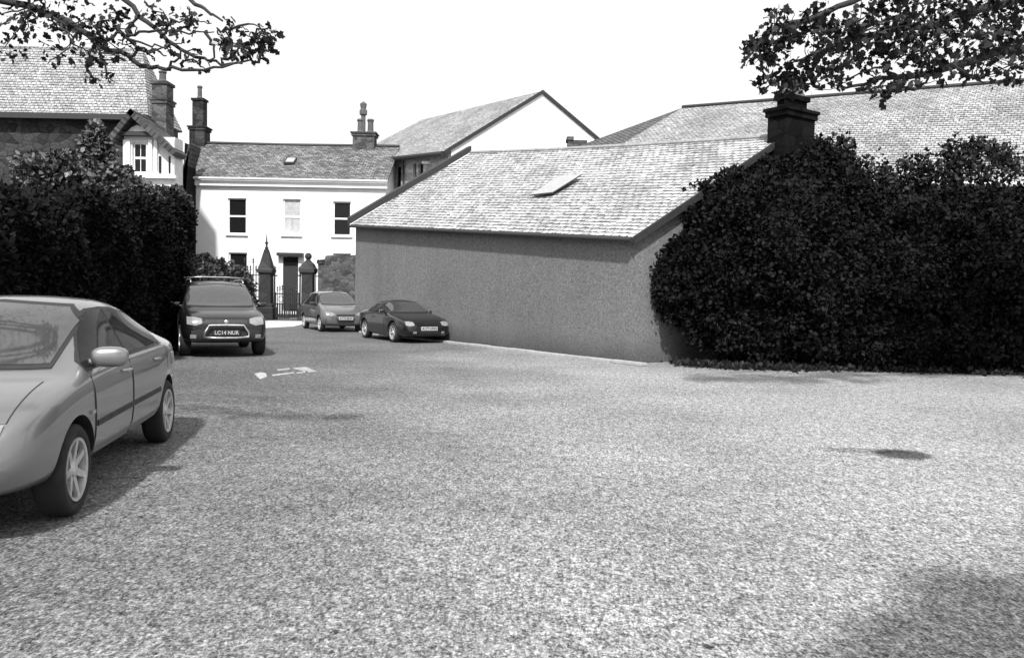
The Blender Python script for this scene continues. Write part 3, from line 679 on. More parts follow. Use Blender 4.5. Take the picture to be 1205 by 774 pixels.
# verge: raised dark skew on the far gable, thin board on the near one
m = MB()
a, b = bot[0] + Vector((0, 0, .03)), top[0] + Vector((0, 0, .05))
m.prism([a - U * .3, a + U * .02, a + U * .02 + Vector((0, 0, .24)), a - U * .3 + Vector((0, 0, .24))], b - a); m.build('verge', M['trim'], shed)
m = MB(); a, b = bot[-1] + U * .004, top[-1] + U * .004
m.prism([a - Vector((0, 0, .16)), a + U * .06 - Vector((0, 0, .16)), a + U * .06 + Vector((0, 0, .02)), a + Vector((0, 0, .02))], b - a); m.build('verge', M['trim'], shed)
m = MB(); g0 = bot[0] - V * .055 - Vector((0, 0, .07)); g1 = bot[-1] - V * .055 - Vector((0, 0, .07)); m.tube([g0, g1], .05, 10); m.build('gutter', M['trim'], shed)
# rooflight standing proud of the slates
def on_roof(px, py, lift):
    d = CAMR @ Vector(((px - CX) / F, -(py - CY) / F, -1)); n_ = (bot[-1] - bot[0]).cross(top[0] - bot[0]).normalized()
    if n_.z < 0: n_ = -n_
    t_ = (bot[0] + n_ * lift - EYE).dot(n_) / d.dot(n_); return EYE + d * t_
q = [on_roof(x, y, .004) for x, y in ((623, 231), (650, 228), (687, 205), (659, 207))]
nr_ = (q[1] - q[0]).cross(q[3] - q[0]).normalized(); nr_ = nr_ if nr_.z > 0 else -nr_
m = MB(); m.prism(q, nr_ * .02); sk = m.build('skylight', M['trim'], shed, bevel=.01)
m = MB(); cq = sum(q, Vector()) / 4; m.prism([cq + (p - cq) * .93 + nr_ * .022 for p in q], nr_ * .012); m.build('pane', M['lead'], sk)
zc = zat(RB.x + .1, RB.y, 131)
ch = chimney(shed, RB + U * .22 + V * .2, 1.2, .55, zrB - 1.2, zc, [(-.3, .15, .55), (.25, .15, .55)], M['stone_black'], math.atan2(V.y, V.x), cap=.05, second=(.75, .36, .35))

# ------------------------------------------------------------------ white double-fronted house beyond the gate
Y = 44.0; hx0 = P(230, 300, Y).x; hx1 = P(453, 300, Y).x; hw = hx1 - hx0
o = Vector((hx0, Y, 0)); hz_ = zat((hx0 + hx1) / 2, Y, 211)
house = empty('white_house', ((hx0 + hx1) / 2, Y + 4, 0), 'two-storey white rendered house with sash windows and a grey slate roof beyond the gate', 'house')
def opn(x0, x1, y0, y1): return (P(x0, y0, Y).x - hx0, P(x1, y0, Y).x - hx0, zat(P(x0, y0, Y).x, Y, y1), zat(P(x0, y0, Y).x, Y, y0))
wins = [opn(268, 290, 233, 275), opn(333, 354, 234, 276), opn(392, 413, 237, 277), opn(269, 291, 297, 343), opn(392, 413, 298, 343)]
door = opn(333, 351, 302, 366)
m = MB(); wall_open(m, o, (1, 0, 0), hw, 0, hz_, .3, wins + [door])
D = 8.0
m.box((hx0, Y + .303, 0), (hx0 + .3, Y + D, hz_)); m.box((hx1 - .3, Y + .303, 0), (hx1, Y + D, hz_)); m.box((hx0 + .303, Y + D - .3, 0), (hx1 - .303, Y + D, hz_))
m.box((hx0 + .303, Y + 1.5, 0), (hx1 - .303, Y + 1.6, hz_))
rz = zat((hx0 + hx1) / 2, Y + 4, 171)
for xg in (hx0, hx1 - .3): m.prism([(xg, Y + .01, hz_ + .002), (xg, Y + D - .01, hz_ + .002), (xg, Y + 4, rz - .12)], (.3, 0, 0))
m.build('wall', M['white'], house)
lab = [None, 'upper sash window with pale drawn curtains', None, None, None]
for w, lb in zip(wins, lab): window(house, o, (1, 0, 0), *w, pane=M['curtain'] if lb else None, label=lb, bars=0)
m = MB(); m.box((hx0 + door[0] + .003, Y + .12, door[2] + .1), (hx0 + door[1] - .003, Y + .18, door[3] - .3)); dr = m.build('door', M['trim'], house)
m = MB(); m.box((hx0 + door[1] - .16, Y + .09, door[2] + 1.1), (hx0 + door[1] - .1, Y + .12, door[2] + 1.16)); m.build('handle', M['chrome'], dr)
m = MB(); m.box((hx0 + door[0] + .003, Y + .1, door[3] - .29), (hx0 + door[1] - .003, Y + .17, door[3] - .003)); m.build('fanlight', M['glass'], dr)
m = MB(); m.box((hx0 + door[0] - .25, Y - .35, door[3] + .04), (hx0 + door[1] + .3, Y - .003, door[3] + .2)); m.build('door_hood', M['trim'], house)
m = MB(); m.box((hx0 + door[0] - .3, Y - .7, 0), (hx0 + door[1] + .3, Y - .003, .16)); m.build('doorstep', M['stone'], house)
xr0 = P(238, 170, 48).x
rm = MB(); rm.slab([(hx0 - .15, Y - .3, hz_ + .02), (hx1 + .15, Y - .3, hz_ + .02), (hx1 + .15, Y + 4, rz), (xr0, Y + 4, rz)], .1)
rm.slab([(hx1 + .15, Y + D + .3, hz_ + .02), (xr0, Y + D + .3, hz_ + .02), (xr0, Y + 4.004, rz), (hx1 + .15, Y + 4.004, rz)], .1)
ro = rm.build('roof', M['slate_mid'], house)
m = MB(); m.tube([(xr0, Y + 4, rz + .02), (hx0 + hw * .33, Y + 4, rz - .02), (hx0 + hw * .7, Y + 4, rz + .0), (hx1 + .15, Y + 4, rz + .02)], .1, 8); m.build('ridge_tiles', M['slate_dark'], ro)
m = MB(); m.box((hx0 - .1, Y - .2, hz_ - .42), (hx1 + .1, Y - .003, hz_ - .12)); m.build('cornice', M['white'], house)
m = MB(); m.tube([(hx0 - .15, Y - .36, hz_ - .06), (hx1 + .15, Y - .36, hz_ - .06)], .06, 8); m.build('gutter', M['offwhite'], house)
s0 = P(338, 187, 46); 
zz = lambda y: hz_ + .02 + (rz - hz_ - .02) * (y - (Y - .3)) / 4.3
m = MB(); m.prism([(s0.x, 45.3, zz(45.3) + .01), (s0.x + .55, 45.3, zz(45.3) + .01), (s0.x + .55, 46.0, zz(46.0) + .01), (s0.x, 46.0, zz(46.0) + .01)], (0, -.05, .1)); sk = m.build('skylight', M['trim'], house)
m = MB(); m.prism([(s0.x + .06, 45.38, zz(45.38) + .13), (s0.x + .49, 45.38, zz(45.38) + .13), (s0.x + .49, 45.9, zz(45.9) + .13), (s0.x + .06, 45.9, zz(45.9) + .13)], (0, -.01, .01)); m.build('pane', M['lead'], sk)
c = P(233, 200, 48); zc = zat(c.x, 48, 150)
chimney(house, (c.x + .1, 48), .86, .9, 0, zc, [(0, .15, .75)], M['stone_dark'], second=(.62, .62, zat(c.x, 48, 117) - zc), cap=.06)
c = P(429, 200, 48); zc = zat(c.x, 48, 157)
chimney(house, (c.x, 48), 1.22, .9, hz_, zc, [(-.24, .22, .8), (.32, .2, .8)], M['stone'], cap=.07)
q = MB(); b_ = Vector((c.x - .1, 48, zc)); q.lathe(b_, [(.13, 0), (.13, 1.0), (.22, 1.05), (.22, 1.3), (.15, 1.35), (.2, 1.65), (.05, 1.78)], 10); q.build('chimney_cowl', M['pot'], house)

# dark gabled neighbour squeezed against the white house
Yd = 42.5
x0 = P(207, 300, Yd).x; x1 = P(230.5, 300, 43.98).x
zl = zat(x0, Yd, 234); zr = zat(x1, Yd, 168)
t = empty('narrow_gabled_house', ((x0 + x1) / 2, Yd + 3, 0), 'narrow near-black building with a steep half gable beside the white house', 'building')
m = MB(); m.prism([(x0, Yd, 0), (x1, Yd, 0), (x1, Yd, zr), (x0 + .68, Yd, zr - .15), (x0, Yd, zl)], (0, 1.48, 0)); m.build('wall', M['black_wall'], t)
m = MB(); m.slab([(x0 - .08, Yd - .05, zl + .0), (x0 - .08, Yd + 1.45, zl + .0), (x0 + .68, Yd + 1.45, zr - .06), (x0 + .68, Yd - .05, zr - .06)], .06); m.build('roof', M['slate_dark'], t)

# ------------------------------------------------------------------ villa with bay window, top left
Yv = 34.0
villa = empty('bay_window_villa', (P(110, 300, Yv).x, Yv + 4, 0), 'tall villa with a white timber bay window under a dark gable at the far left', 'house')
vx = lambda px, Y_=Yv: P(px, 200, Y_).x
vz = lambda px, py, Y_=Yv: zat(vx(px, Y_), Y_, py)
ox = vx(146)
bay_w = vx(206) - ox
m = MB(); wo = (vx(156) - ox, vx(172) - ox, vz(160, 203), vz(160, 168)); wall_open(m, (ox, Yv, 0), (1, 0, 0), bay_w, 0, vz(170, 161), .25, [wo])
m.box((ox, Yv + .253, 0), (ox + .2, Yv + 3, vz(170, 161))); m.box((ox + bay_w - .2, Yv + .253, 0), (ox + bay_w, Yv + .8, vz(170, 161))); m.box((ox + .203, Yv + 1.2, 0), (ox + bay_w - .203, Yv + 1.3, vz(170, 161)))
m.build('bay_wall', M['offwhite'], villa)
window(villa, (ox, Yv, 0), (1, 0, 0), *wo, bars=1, fw=.05)
# pilasters, side lights and sill band on the bay
for px in (148, 152, 178, 184, 204):
    m = MB(); m.box((vx(px) - .07, Yv - .09, vz(px, 206)), (vx(px) + .07, Yv - .003, vz(px, 165))); m.build('pilaster', M['whitepaint'], villa)
for a_, b_ in ((187.5, 190), (199, 201)):
    m = MB(); m.box((vx(a_), Yv - .05, vz(190, 204)), (vx(b_), Yv - .003, vz(190, 184))); m.build('side_light', M['glass'], villa)
m = MB(); m.box((vx(143), Yv - .22, vz(170, 210)), (vx(209), Yv - .003, vz(170, 206.5))); m.build('sill_band', M['whitepaint'], villa)
m = MB(); m.box((vx(142), Yv - .3, vz(170, 161)), (vx(184), Yv + .2, vz(170, 157))); m.build('fascia', M['trim'], villa)
# gable face, panel and roof of the bay
gx = vx(160); gz = vz(160, 131); glx, grx = vx(132), vx(213)
glz, grz = vz(132, 166), vz(213, 181)
m = MB(); m.prism([(vx(140), Yv + .02, vz(140, 161)), (vx(200), Yv + .02, vz(200, 170)), (vx(160), Yv + .02, vz(160, 134))], (0, .22, 0)); m.build('gable', M['trim'], villa)
m = MB(); m.prism([(vx(151), Yv - .05, vz(151, 155)), (vx(173), Yv - .05, vz(173, 155)), (vx(168), Yv - .05, vz(168, 150)), (vx(162), Yv - .05, vz(162, 147.5)), (vx(156), Yv - .05, vz(156, 150))], (0, .06, 0)); m.build('gable_panel', M['whitepaint'], villa)
m = MB(); m.slab([(grx, Yv - .5, grz), (grx, Yv + .6, grz), (gx, Yv + 2.3, gz), (gx, Yv - .5, gz)], .22); m.slab([(glx, Yv + 2.3, glz), (glx, Yv - .5, glz), (gx - .004, Yv - .5, gz), (gx - .004, Yv + 2.3, gz)], .22)
m.build('bay_roof', M['slate_dark'], villa)
# main block with pale roof
Yb = 36.6; bx0 = vx(-120, Yb); bx1 = vx(176, Yb); ez = vz(120, 137, Yb); tz = zat(vx(120, Yb + 1.6), Yb + 1.6, 56)
m = MB(); m.box((bx0, Yb, 0), (bx1, Yb + 3.1, ez)); m.build('main_wall', M['stone_dark'], villa)
m = MB(); m.slab([(bx0, Yb - .35, ez), (bx1 + .1, Yb - .35, ez), (bx1 - 1.0, Yb + 1.6, tz), (bx0, Yb + 1.6, tz)], .12)
m.slab([(bx1 + .1, Yb - .35, ez), (bx1 + .1, Yb + 3.4, ez), (bx1 - 1.0, Yb + 1.6, tz)], .12); m.slab([(bx1 + .1, Yb + 3.4, ez), (bx0, Yb + 3.4, ez), (bx0, Yb + 1.603, tz), (bx1 - 1.0, Yb + 1.603, tz)], .12)
m.build('main_roof', M['slate_far'], villa)
m = MB(); m.box((bx0, Yb - .5, ez - .22), (bx1 + .1, Yb - .36, ez + .02)); m.build('gutter', M['trim'], villa)
cc = P(191.5, 120, 35.9)
chimney(villa, (cc.x, 35.9), .62, .8, vz(190, 190, 35.9), vz(190, 118, 35.9), [(0, .17, .5)], M['stone'], second=(.62, .7, .72), cap=.05)

# ------------------------------------------------------------------ white-gabled hall behind the shed
K = Vector((-3.2, 42, 0)); K2 = Vector((5.95, 48, 0)); gd = (K2 - K); sd = Vector((-gd.y, gd.x, 0)).normalized(); Lh = 14.0
K3 = K + sd * Lh; K4 = K2 + sd * Lh
zK = zat(K.x, K.y, 176); zK2 = zat(K2.x, K2.y, 186); zK3 = zat(K3.x, K3.y, 190); Mid = (K + K2) / 2; zM = zat(Mid.x, Mid.y, 110); M3 = (K3 + K4) / 2; zM3 = zat(M3.x, M3.y, 143)
hall = empty('gabled_hall', (K + K4) / 2, 'big hall with bright white gable end and stone side wall behind the shed', 'hall')
m = MB(); m.poly([up(K, 0), up(K2, 0), up(K2, zK2), up(Mid, zM), up(K, zK)]); m.poly([up(p, z) - sd * 0 + sd * .3 for p, z in ((K2, 0), (K, 0), (K, zK), (Mid, zM), (K2, zK2))]); m.build('gable', M['white'], hall)
m = MB(); L3 = Lh - .3
sdv = -sd
oo = K3; wl = (K - K3).length - .31
ww = []
for pa, pb, ya, yb in ((465.5, 472, 197, 225), (486, 490, 193, 216), (492, 498, 193, 214)):
    def s_of(px):
        lo, hi = 0, wl
        for _ in range(40):
            mm = (lo + hi) / 2
            if proj(up(oo + sdv * mm, 8))[0] < px: lo = mm
            else: hi = mm
        return lo
    a_, b_ = s_of(pa), s_of(pb); pm = oo + sdv * a_
    ww.append((a_, b_, zat(pm.x, pm.y, yb), zat(pm.x, pm.y, ya)))
zlo = min(zK, zK3) - .0
wall_open(m, oo, sdv, wl, 0, zlo - .02, .3, ww)
m.prism([up(oo, zlo - .018), up(oo + sdv * wl, zlo - .018), up(oo + sdv * wl, zK - .02), up(oo, zK3 + .01)], -sdv.cross(Vector((0, 0, 1))) * .3)
m.build('side_wall', M['stone_pale'], hall)
for w in ww: window(hall, oo, sdv, *w, bars=0, sill=False, framemat=M['trim'], set_back=.15)
m = MB(); m.prism([up(K4, 0), up(K3, 0), up(K3, zK3), up(M3, zM3), up(K4, zK3)], sd * .3); m.prism([up(K2 + sd * .3, 0), up(K4, 0), up(K4, zK3), up(K2 + sd * .3, zK2)], -gd.normalized() * .3); m.build('rear_wall', M['stone'], hall)
gn = gd.normalized()
m = MB(); m.slab([up(K3 - gn * .4, zK3 - .12), up(K - gn * .4 - sd * .06, zK - .12), up(Mid - sd * .06, zM + .12), up(M3, zM3 + .12)], .14); m.build('roof', M['slate_far'], hall)
m = MB(); m.slab([up(K2 + gn * .4 - sd * .06, zK2 - .12), up(K4 + gn * .4, zK3 - .12), up(M3, zM3 + .12), up(Mid - sd * .06, zM + .12)], .14); m.build('roof', M['slate_far'], hall)
m = MB()
for a_, b_ in ((up(K - gn * .4, zK - .28), up(Mid, zM - .03)), (up(K2 + gn * .4, zK2 - .28), up(Mid, zM - .03))):
    m.prism([a_ - sd * .1, a_ - sd * .03, a_ - sd * .03 + Vector((0, 0, .2)), a_ - sd * .1 + Vector((0, 0, .2))], b_ - a_)
m.build('verge', M['trim'], hall)
m = MB(); m.tube([up(K3 - gn * .48, zK3 - .25), up(K - gn * .48, zK - .25)], .13, 8); m.build('gutter', M['trim'], hall)
dp = oo + sdv * s_of(477) - gn * .12; m = MB(); m.tube([up(dp, 0), up(dp, zat(dp.x, dp.y, 181))], .045, 8); m.build('downpipe', M['trim'], hall)
dp = oo + sdv * (wl - 2.0) - gn * .06; m = MB(); m.box(up(dp, zat(dp.x, dp.y, 193)) - Vector((.35, .05, 0)), up(dp, zat(dp.x, dp.y, 190)) + Vector((.35, .05, 0))); m.build('vent_hood', M['whitepaint'], hall)

# ------------------------------------------------------------------ long hipped range at the right
Hp = P(803, 127, 40); R2 = P(1330, 86, 30); C0 = P(668, 208, 35.5); C1 = P(1330, 215, 25.5); Bk = P(648, 184, 45)
B2k = Vector((R2.x + (R2.x - C1.x), R2.y + (R2.y - C1.y), C1.z))
lr = empty('hipped_range', ((Hp + R2) / 2).xy.to_3d(), 'long stone range with a hipped slate roof rising behind the shed chimney on the right', 'building')
m = MB()
ins = [C0 + Vector((.5, .3, -.15)), C1 + Vector((0, .5, -.15)), B2k + Vector((0, -.4, -.15)), Bk + Vector((.3, -.4, -.15))]
for i in range(4):
    a_, b_ = ins[i], ins[(i+1) % 4]; m.poly([up(a_, 0), up(b_, 0), b_, a_])
m.build('wall', M['stone'], lr)
m = MB(); m.slab([C0, C1, R2, Hp], .12); ro = m.build('roof', M['slate_far'], lr)
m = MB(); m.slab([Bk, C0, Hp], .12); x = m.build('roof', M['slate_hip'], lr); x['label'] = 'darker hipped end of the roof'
m = MB(); m.slab([B2k, Bk, Hp + Vector((0, .01, 0)), R2 + Vector((0, .01, 0))], .12); m.build('roof', M['slate_far'], lr)
m = MB(); m.tube([Hp + Vector((0, 0, .03)), R2 + Vector((0, 0, .03))], .09, 8); m.build('ridge_tiles', M['slate_mid'], ro)
m = MB(); m.tube([C0 - Vector((0, .08, .1)), C1 - Vector((0, .08, .1))], .08, 8); m.build('gutter', M['whitepaint'], lr)
# stub of stonework at the hip foot
c = P(679, 170, 37.5)
t = empty('stone_stack', (c.x, 37.5, 0), 'short square stone stack poking above the shed ridge right of the white gable', 'chimney')
m = MB(); m.box((c.x - .42, 37.1, 0), (c.x + .42, 37.9, c.z + .12)); m.box((c.x - .48, 37.04, c.z + .12), (c.x - .18, 37.96, c.z + .26)); m.build('shaft', M['stone'], t)

# ------------------------------------------------------------------ gate, pillars, railings, garden walls
Yg = 40.0; k = Yg / F
def pillar(px, kind, label):
    c = P(px, 360, Yg); t = empty('gate_pillar', (c.x, Yg, 0), label, 'gate pillar', 'stone gate pillars'); b = Vector((c.x, Yg, 0))
    zc = zat(c.x, Yg, 313)
    m = MB(); m.lathe(b, [(.42, 0), (.42, .55), (.36, .62), (.36, .72), (.28, .8)], sq=True); m.build('plinth', M['stone_pillar'], t)
    m = MB(); m.lathe(b, [(.27, .8), (.26, zc - .42), (.28, zc - .4)], sq=True); m.build('shaft', M['stone_pillar'], t)
    if kind == 'spire':
        m = MB(); m.lathe(b, [(.28, zc - .4), (.36, zc - .3), (.37, zc - .18), (.30, zc - .1), (.28, zc), (.1, zc + .75), (.08, zc + .8)], sq=True); m.build('cap', M['stone_pillar'], t)
        m = MB(); m.lathe(b, [(.07, zc + .8), (.1, zc + .86), (.05, zc + .92), (.045, zc + 1.05), (.1, zc + 1.1), (.04, zc + 1.16), (.03, zc + 1.3), (.01, zc + 1.52)], 8); m.build('finial', M['iron'], t)
    else:
        m = MB(); m.lathe(b, [(.28, zc - .4), (.36, zc - .3), (.37, zc - .14), (.30, zc - .05), (.26, zc + .08), (.12, zc + .24), (.09, zc + .3)], sq=True); m.build('cap', M['stone_pillar'], t)
        m = MB(); m.lathe(b, [(.08, zc + .3)] + [(.17 * math.sin(a), zc + .46 - .17 * math.cos(a)) for a in (.6, 1.0, 1.4, 1.8, 2.2, 2.6, 2.95)], 12); m.build('ball', M['stone_pillar'], t, smooth=True)
    return c.x
gl = pillar(313.5, 'spire', 'stone gate pillar with a tall pointed spire on its cap'); gr_ = pillar(362.5, 'ball', 'stone gate pillar with a ball on its cap, beside the pale hatchback')
def spear(mb, x, y, z0, z1, r=.018):
    mb.tube([(x, y, z0), (x, y, z1)], r, 6); mb.lathe((x, y, z1), [(r, 0), (r * 2.6, .05), (r * .6, .09), (r * 2.2, .14), (.002, .26)], 6)
gt = empty('iron_gate', ((gl + gr_) / 2, Yg, 0), 'black wrought iron double gate between the two stone pillars', 'gate')
ga, gb = gl + .42, gr_ - .42; zt = zat(gl, Yg, 346)
for j, (a_, b_) in enumerate(((ga, (ga + gb) / 2 - .02), ((ga + gb) / 2 + .02, gb))):
    m = MB()
    for z in (.15, .75, zt): m.box((a_, Yg - .02, z), (b_, Yg + .02, z + .05))
    m.box((a_, Yg - .025, .08), (a_ + .05, Yg + .025, zt + .1)); m.box((b_ - .05, Yg - .025, .08), (b_, Yg + .025, zt + .1))
    n_ = 5
    for i in range(1, n_):
        x = a_ + (b_ - a_) * i / n_; hgt = zt + .12 + .16 * (i / n_ if j == 0 else 1 - i / n_)
        spear(m, x, Yg, .1, hgt)
    for i in range(n_ * 2):
        x = a_ + (b_ - a_) * (i + .5) / (n_ * 2); m.tube([(x, Yg, .12), (x, Yg, .78)], .012, 5)
    # scroll ring
    cx_ = (a_ + b_) / 2; m.tube([(cx_ + .14 * math.cos(q_), Yg - .03, 1.0 + .14 * math.sin(q_)) for q_ in [i * .628 for i in range(11)]], .014, 5)
    m.build('gate_leaf', M['iron'], gt)
for x in (ga - .03, gb + .03):
    m = MB(); spear(m, x, Yg, 0, zat(x, Yg, 319), .04); m.box((x - .14, Yg - .02, zat(x, Yg, 325)), (x + .14, Yg + .02, zat(x, Yg, 323.5))); m.build('gate_post', M['iron'], gt)
def railing(x0, x1, n, label, zb=.95, hi=2.35):
    t = empty('iron_railing', ((x0 + x1) / 2, Yg, 0), label, 'railing', 'railings beside the gate')
    for z in (zb + .12, hi - .25):
        m = MB(); m.box((x0, Yg - .018, z), (x1, Yg + .018, z + .045)); m.build('rail', M['iron'], t)
    for i in range(n):
        x = x0 + (x1 - x0) * (i + .5) / n; m = MB(); spear(m, x, Yg, zb, hi + (.35 if i % 3 == 1 else 0), .022); m.build('bar', M['iron'], t)
def lowwall(x0, x1, z, label):
    m = MB(); m.box((x0, Yg - .2, 0), (x1, Yg + .2, z)); t = empty('garden_wall', ((x0 + x1) / 2, Yg, 0), label, 'wall', 'low walls under the railings'); m.build('masonry', M['stone_dark'], t)
    m = MB(); m.box((x0, Yg - .25, z), (x1, Yg + .25, z + .1)); m.build('coping', M['stone'], t)
xa = P(240, 350, Yg).x
lowwall(xa, gl - .42, .85, 'low dark stone wall left of the spired gate pillar'); railing(P(283, 350, Yg).x, gl - .3, 7, 'iron railing with spear tops left of the spired gate pillar')
xb = P(376, 350, Yg).x
lowwall(gr_ + .42, xb, .85, 'low dark stone wall right of the ball-topped gate pillar'); railing(gr_ + .3, xb, 2, 'short iron railing between the ball-topped pillar and the rough stone block wall')
# tall rough wall end to the right of the gate
x0, x1 = xb, P(428, 350, Yg).x
t = empty('rubble_wall', ((x0 + x1) / 2, Yg, 0), 'high rough rubble wall with an uneven top between the gate and the long shed', 'wall')
zt_ = zat(x0, Yg, 305)
m = MB(); m.prism([(x0, Yg - .3, 0), (x1, Yg - .3, 0), (x1, Yg - .3, zt_ + .25), (x0 + 1.3, Yg - .3, zt_ + .18), (x0 + .9, Yg - .3, zt_ + .22), (x0 + .35, Yg - .3, zt_ + .16), (x0 + .3, Yg - .3, zt_), (x0, Yg - .3, zt_ - .05)], (0, .6, 0)); m.build('masonry', M['stone'], t)
m = MB(); m.box((x0 - .06, Yg - .36, zt_ - .22), (x0 + .3, Yg - .303, zt_ - .05)); m.build('coping', M['stone_dark'], t)

# ------------------------------------------------------------------ cars
def interp(tab, x, i):
    for a_, b_ in zip(tab, tab[1:]):
        if a_[0] <= x <= b_[0]:
            t_ = (x - a_[0]) / (b_[0] - a_[0]); return a_[i] + (b_[i] - a_[i]) * t_
    return tab[0][i] if x < tab[0][0] else tab[-1][i]
def body_shell(tab):
    bm = bmesh.new(); rings = []
    for (x, zs, w, zb, wt, zt) in tab:
        h = zt - zb
        half = [(0, zs), (w * .55, zs), (w * .90, zs + .015), (w * .985, zs + .13), (w, zs + (zb - zs) * .5), (w * .992, zb - .10), (w * .965, zb - .025)]
        shoulder = w * .93
        if h > .2:
            half += [(shoulder, zb + .015), (shoulder + (wt - shoulder) * .45, zb + h * .42), (wt + .03, zt - .12), (wt - .03, zt - .035), (wt * .7, zt - .008), (0, zt + .01)]
        else:
            half += [(shoulder, zb + .01), (shoulder + (wt - shoulder) * .4, zb + h * .4), (wt, zb + h * .72), (wt * .85, zb + h * .86), (wt * .6, zt - .004), (0, zt)]
        ring = [bm.verts.new((x, y, z)) for y, z in half] + [bm.verts.new((x, -y, z)) for y, z in half[-2:0:-1]]
        rings.append(ring)
    n = len(rings[0])
    for r0, r1 in zip(rings, rings[1:]):
        for k_ in range(n): bm.faces.new([r0[k_], r1[k_], r1[(k_+1) % n], r0[(k_+1) % n]])
    bm.faces.new(rings[0]); bm.faces.new(rings[-1][::-1])
    bmesh.ops.recalc_face_normals(bm, faces=bm.faces)
    me = bpy.data.meshes.new('shell'); bm.to_mesh(me); bm.free(); return me
def wheel_meshes(r, wd, spokes=6):
    t_ = MB(); h = wd / 2
    t_.lathe((0, 0, 0), [(r * .69, -h * .7), (r * .70, -h * .9), (r * .9, -h), (r * .985, -h * .75), (r, -h * .4), (r, h * .4), (r * .985, h * .75), (r * .9, h), (r * .70, h * .9), (r * .69, h * .7), (r * .69, -h * .7)], 36, 'Y', caps=False); tyre = t_.mesh('tyre', True)
    b_ = MB(); b_.lathe((0, 0, 0), [(r * .64, -h * .8), (r * .64, h * .35), (r * .2, h * .4)], 28, 'Y'); hub = b_.mesh('wheel', False)
    m = MB(); rr = r * .70; y1 = h * .93
    seg = 32
    prof = [(rr, y1 - .01), (rr * .99, y1 + .006), (rr * .9, y1), (rr * .88, y1 - .05), (rr * .98, y1 - .06)]
    rings = [[m.v((a * math.cos(2*math.pi*i/seg), yy, a * math.sin(2*math.pi*i/seg))) for i in range(seg)] for a, yy in prof]
    for i in range(len(rings)):
        r0, r1 = rings[i], rings[(i+1) % len(rings)]
        for k_ in range(seg): m.bm.faces.new([r0[k_], r0[(k_+1) % seg], r1[(k_+1) % seg], r1[k_]])
    for s_i in range(spokes):
        a = 2 * math.pi * s_i / spokes; rot = Matrix.Rotation(a, 3, 'Y')
        pts = [Vector((rr * .16, y1 - .05, -rr * .13)), Vector((rr * .92, y1 - .03, -rr * .09)), Vector((rr * .92, y1 - .03, rr * .09)), Vector((rr * .16, y1 - .05, rr * .13))]
        m.prism([rot @ p for p in pts], (0, .025, 0))
    m.lathe((0, 0, 0), [(rr * .24, y1 - .06), (rr * .22, y1 - .01), (rr * .1, y1)], 14, 'Y')
    return tyre, hub, m.mesh('rim', False)
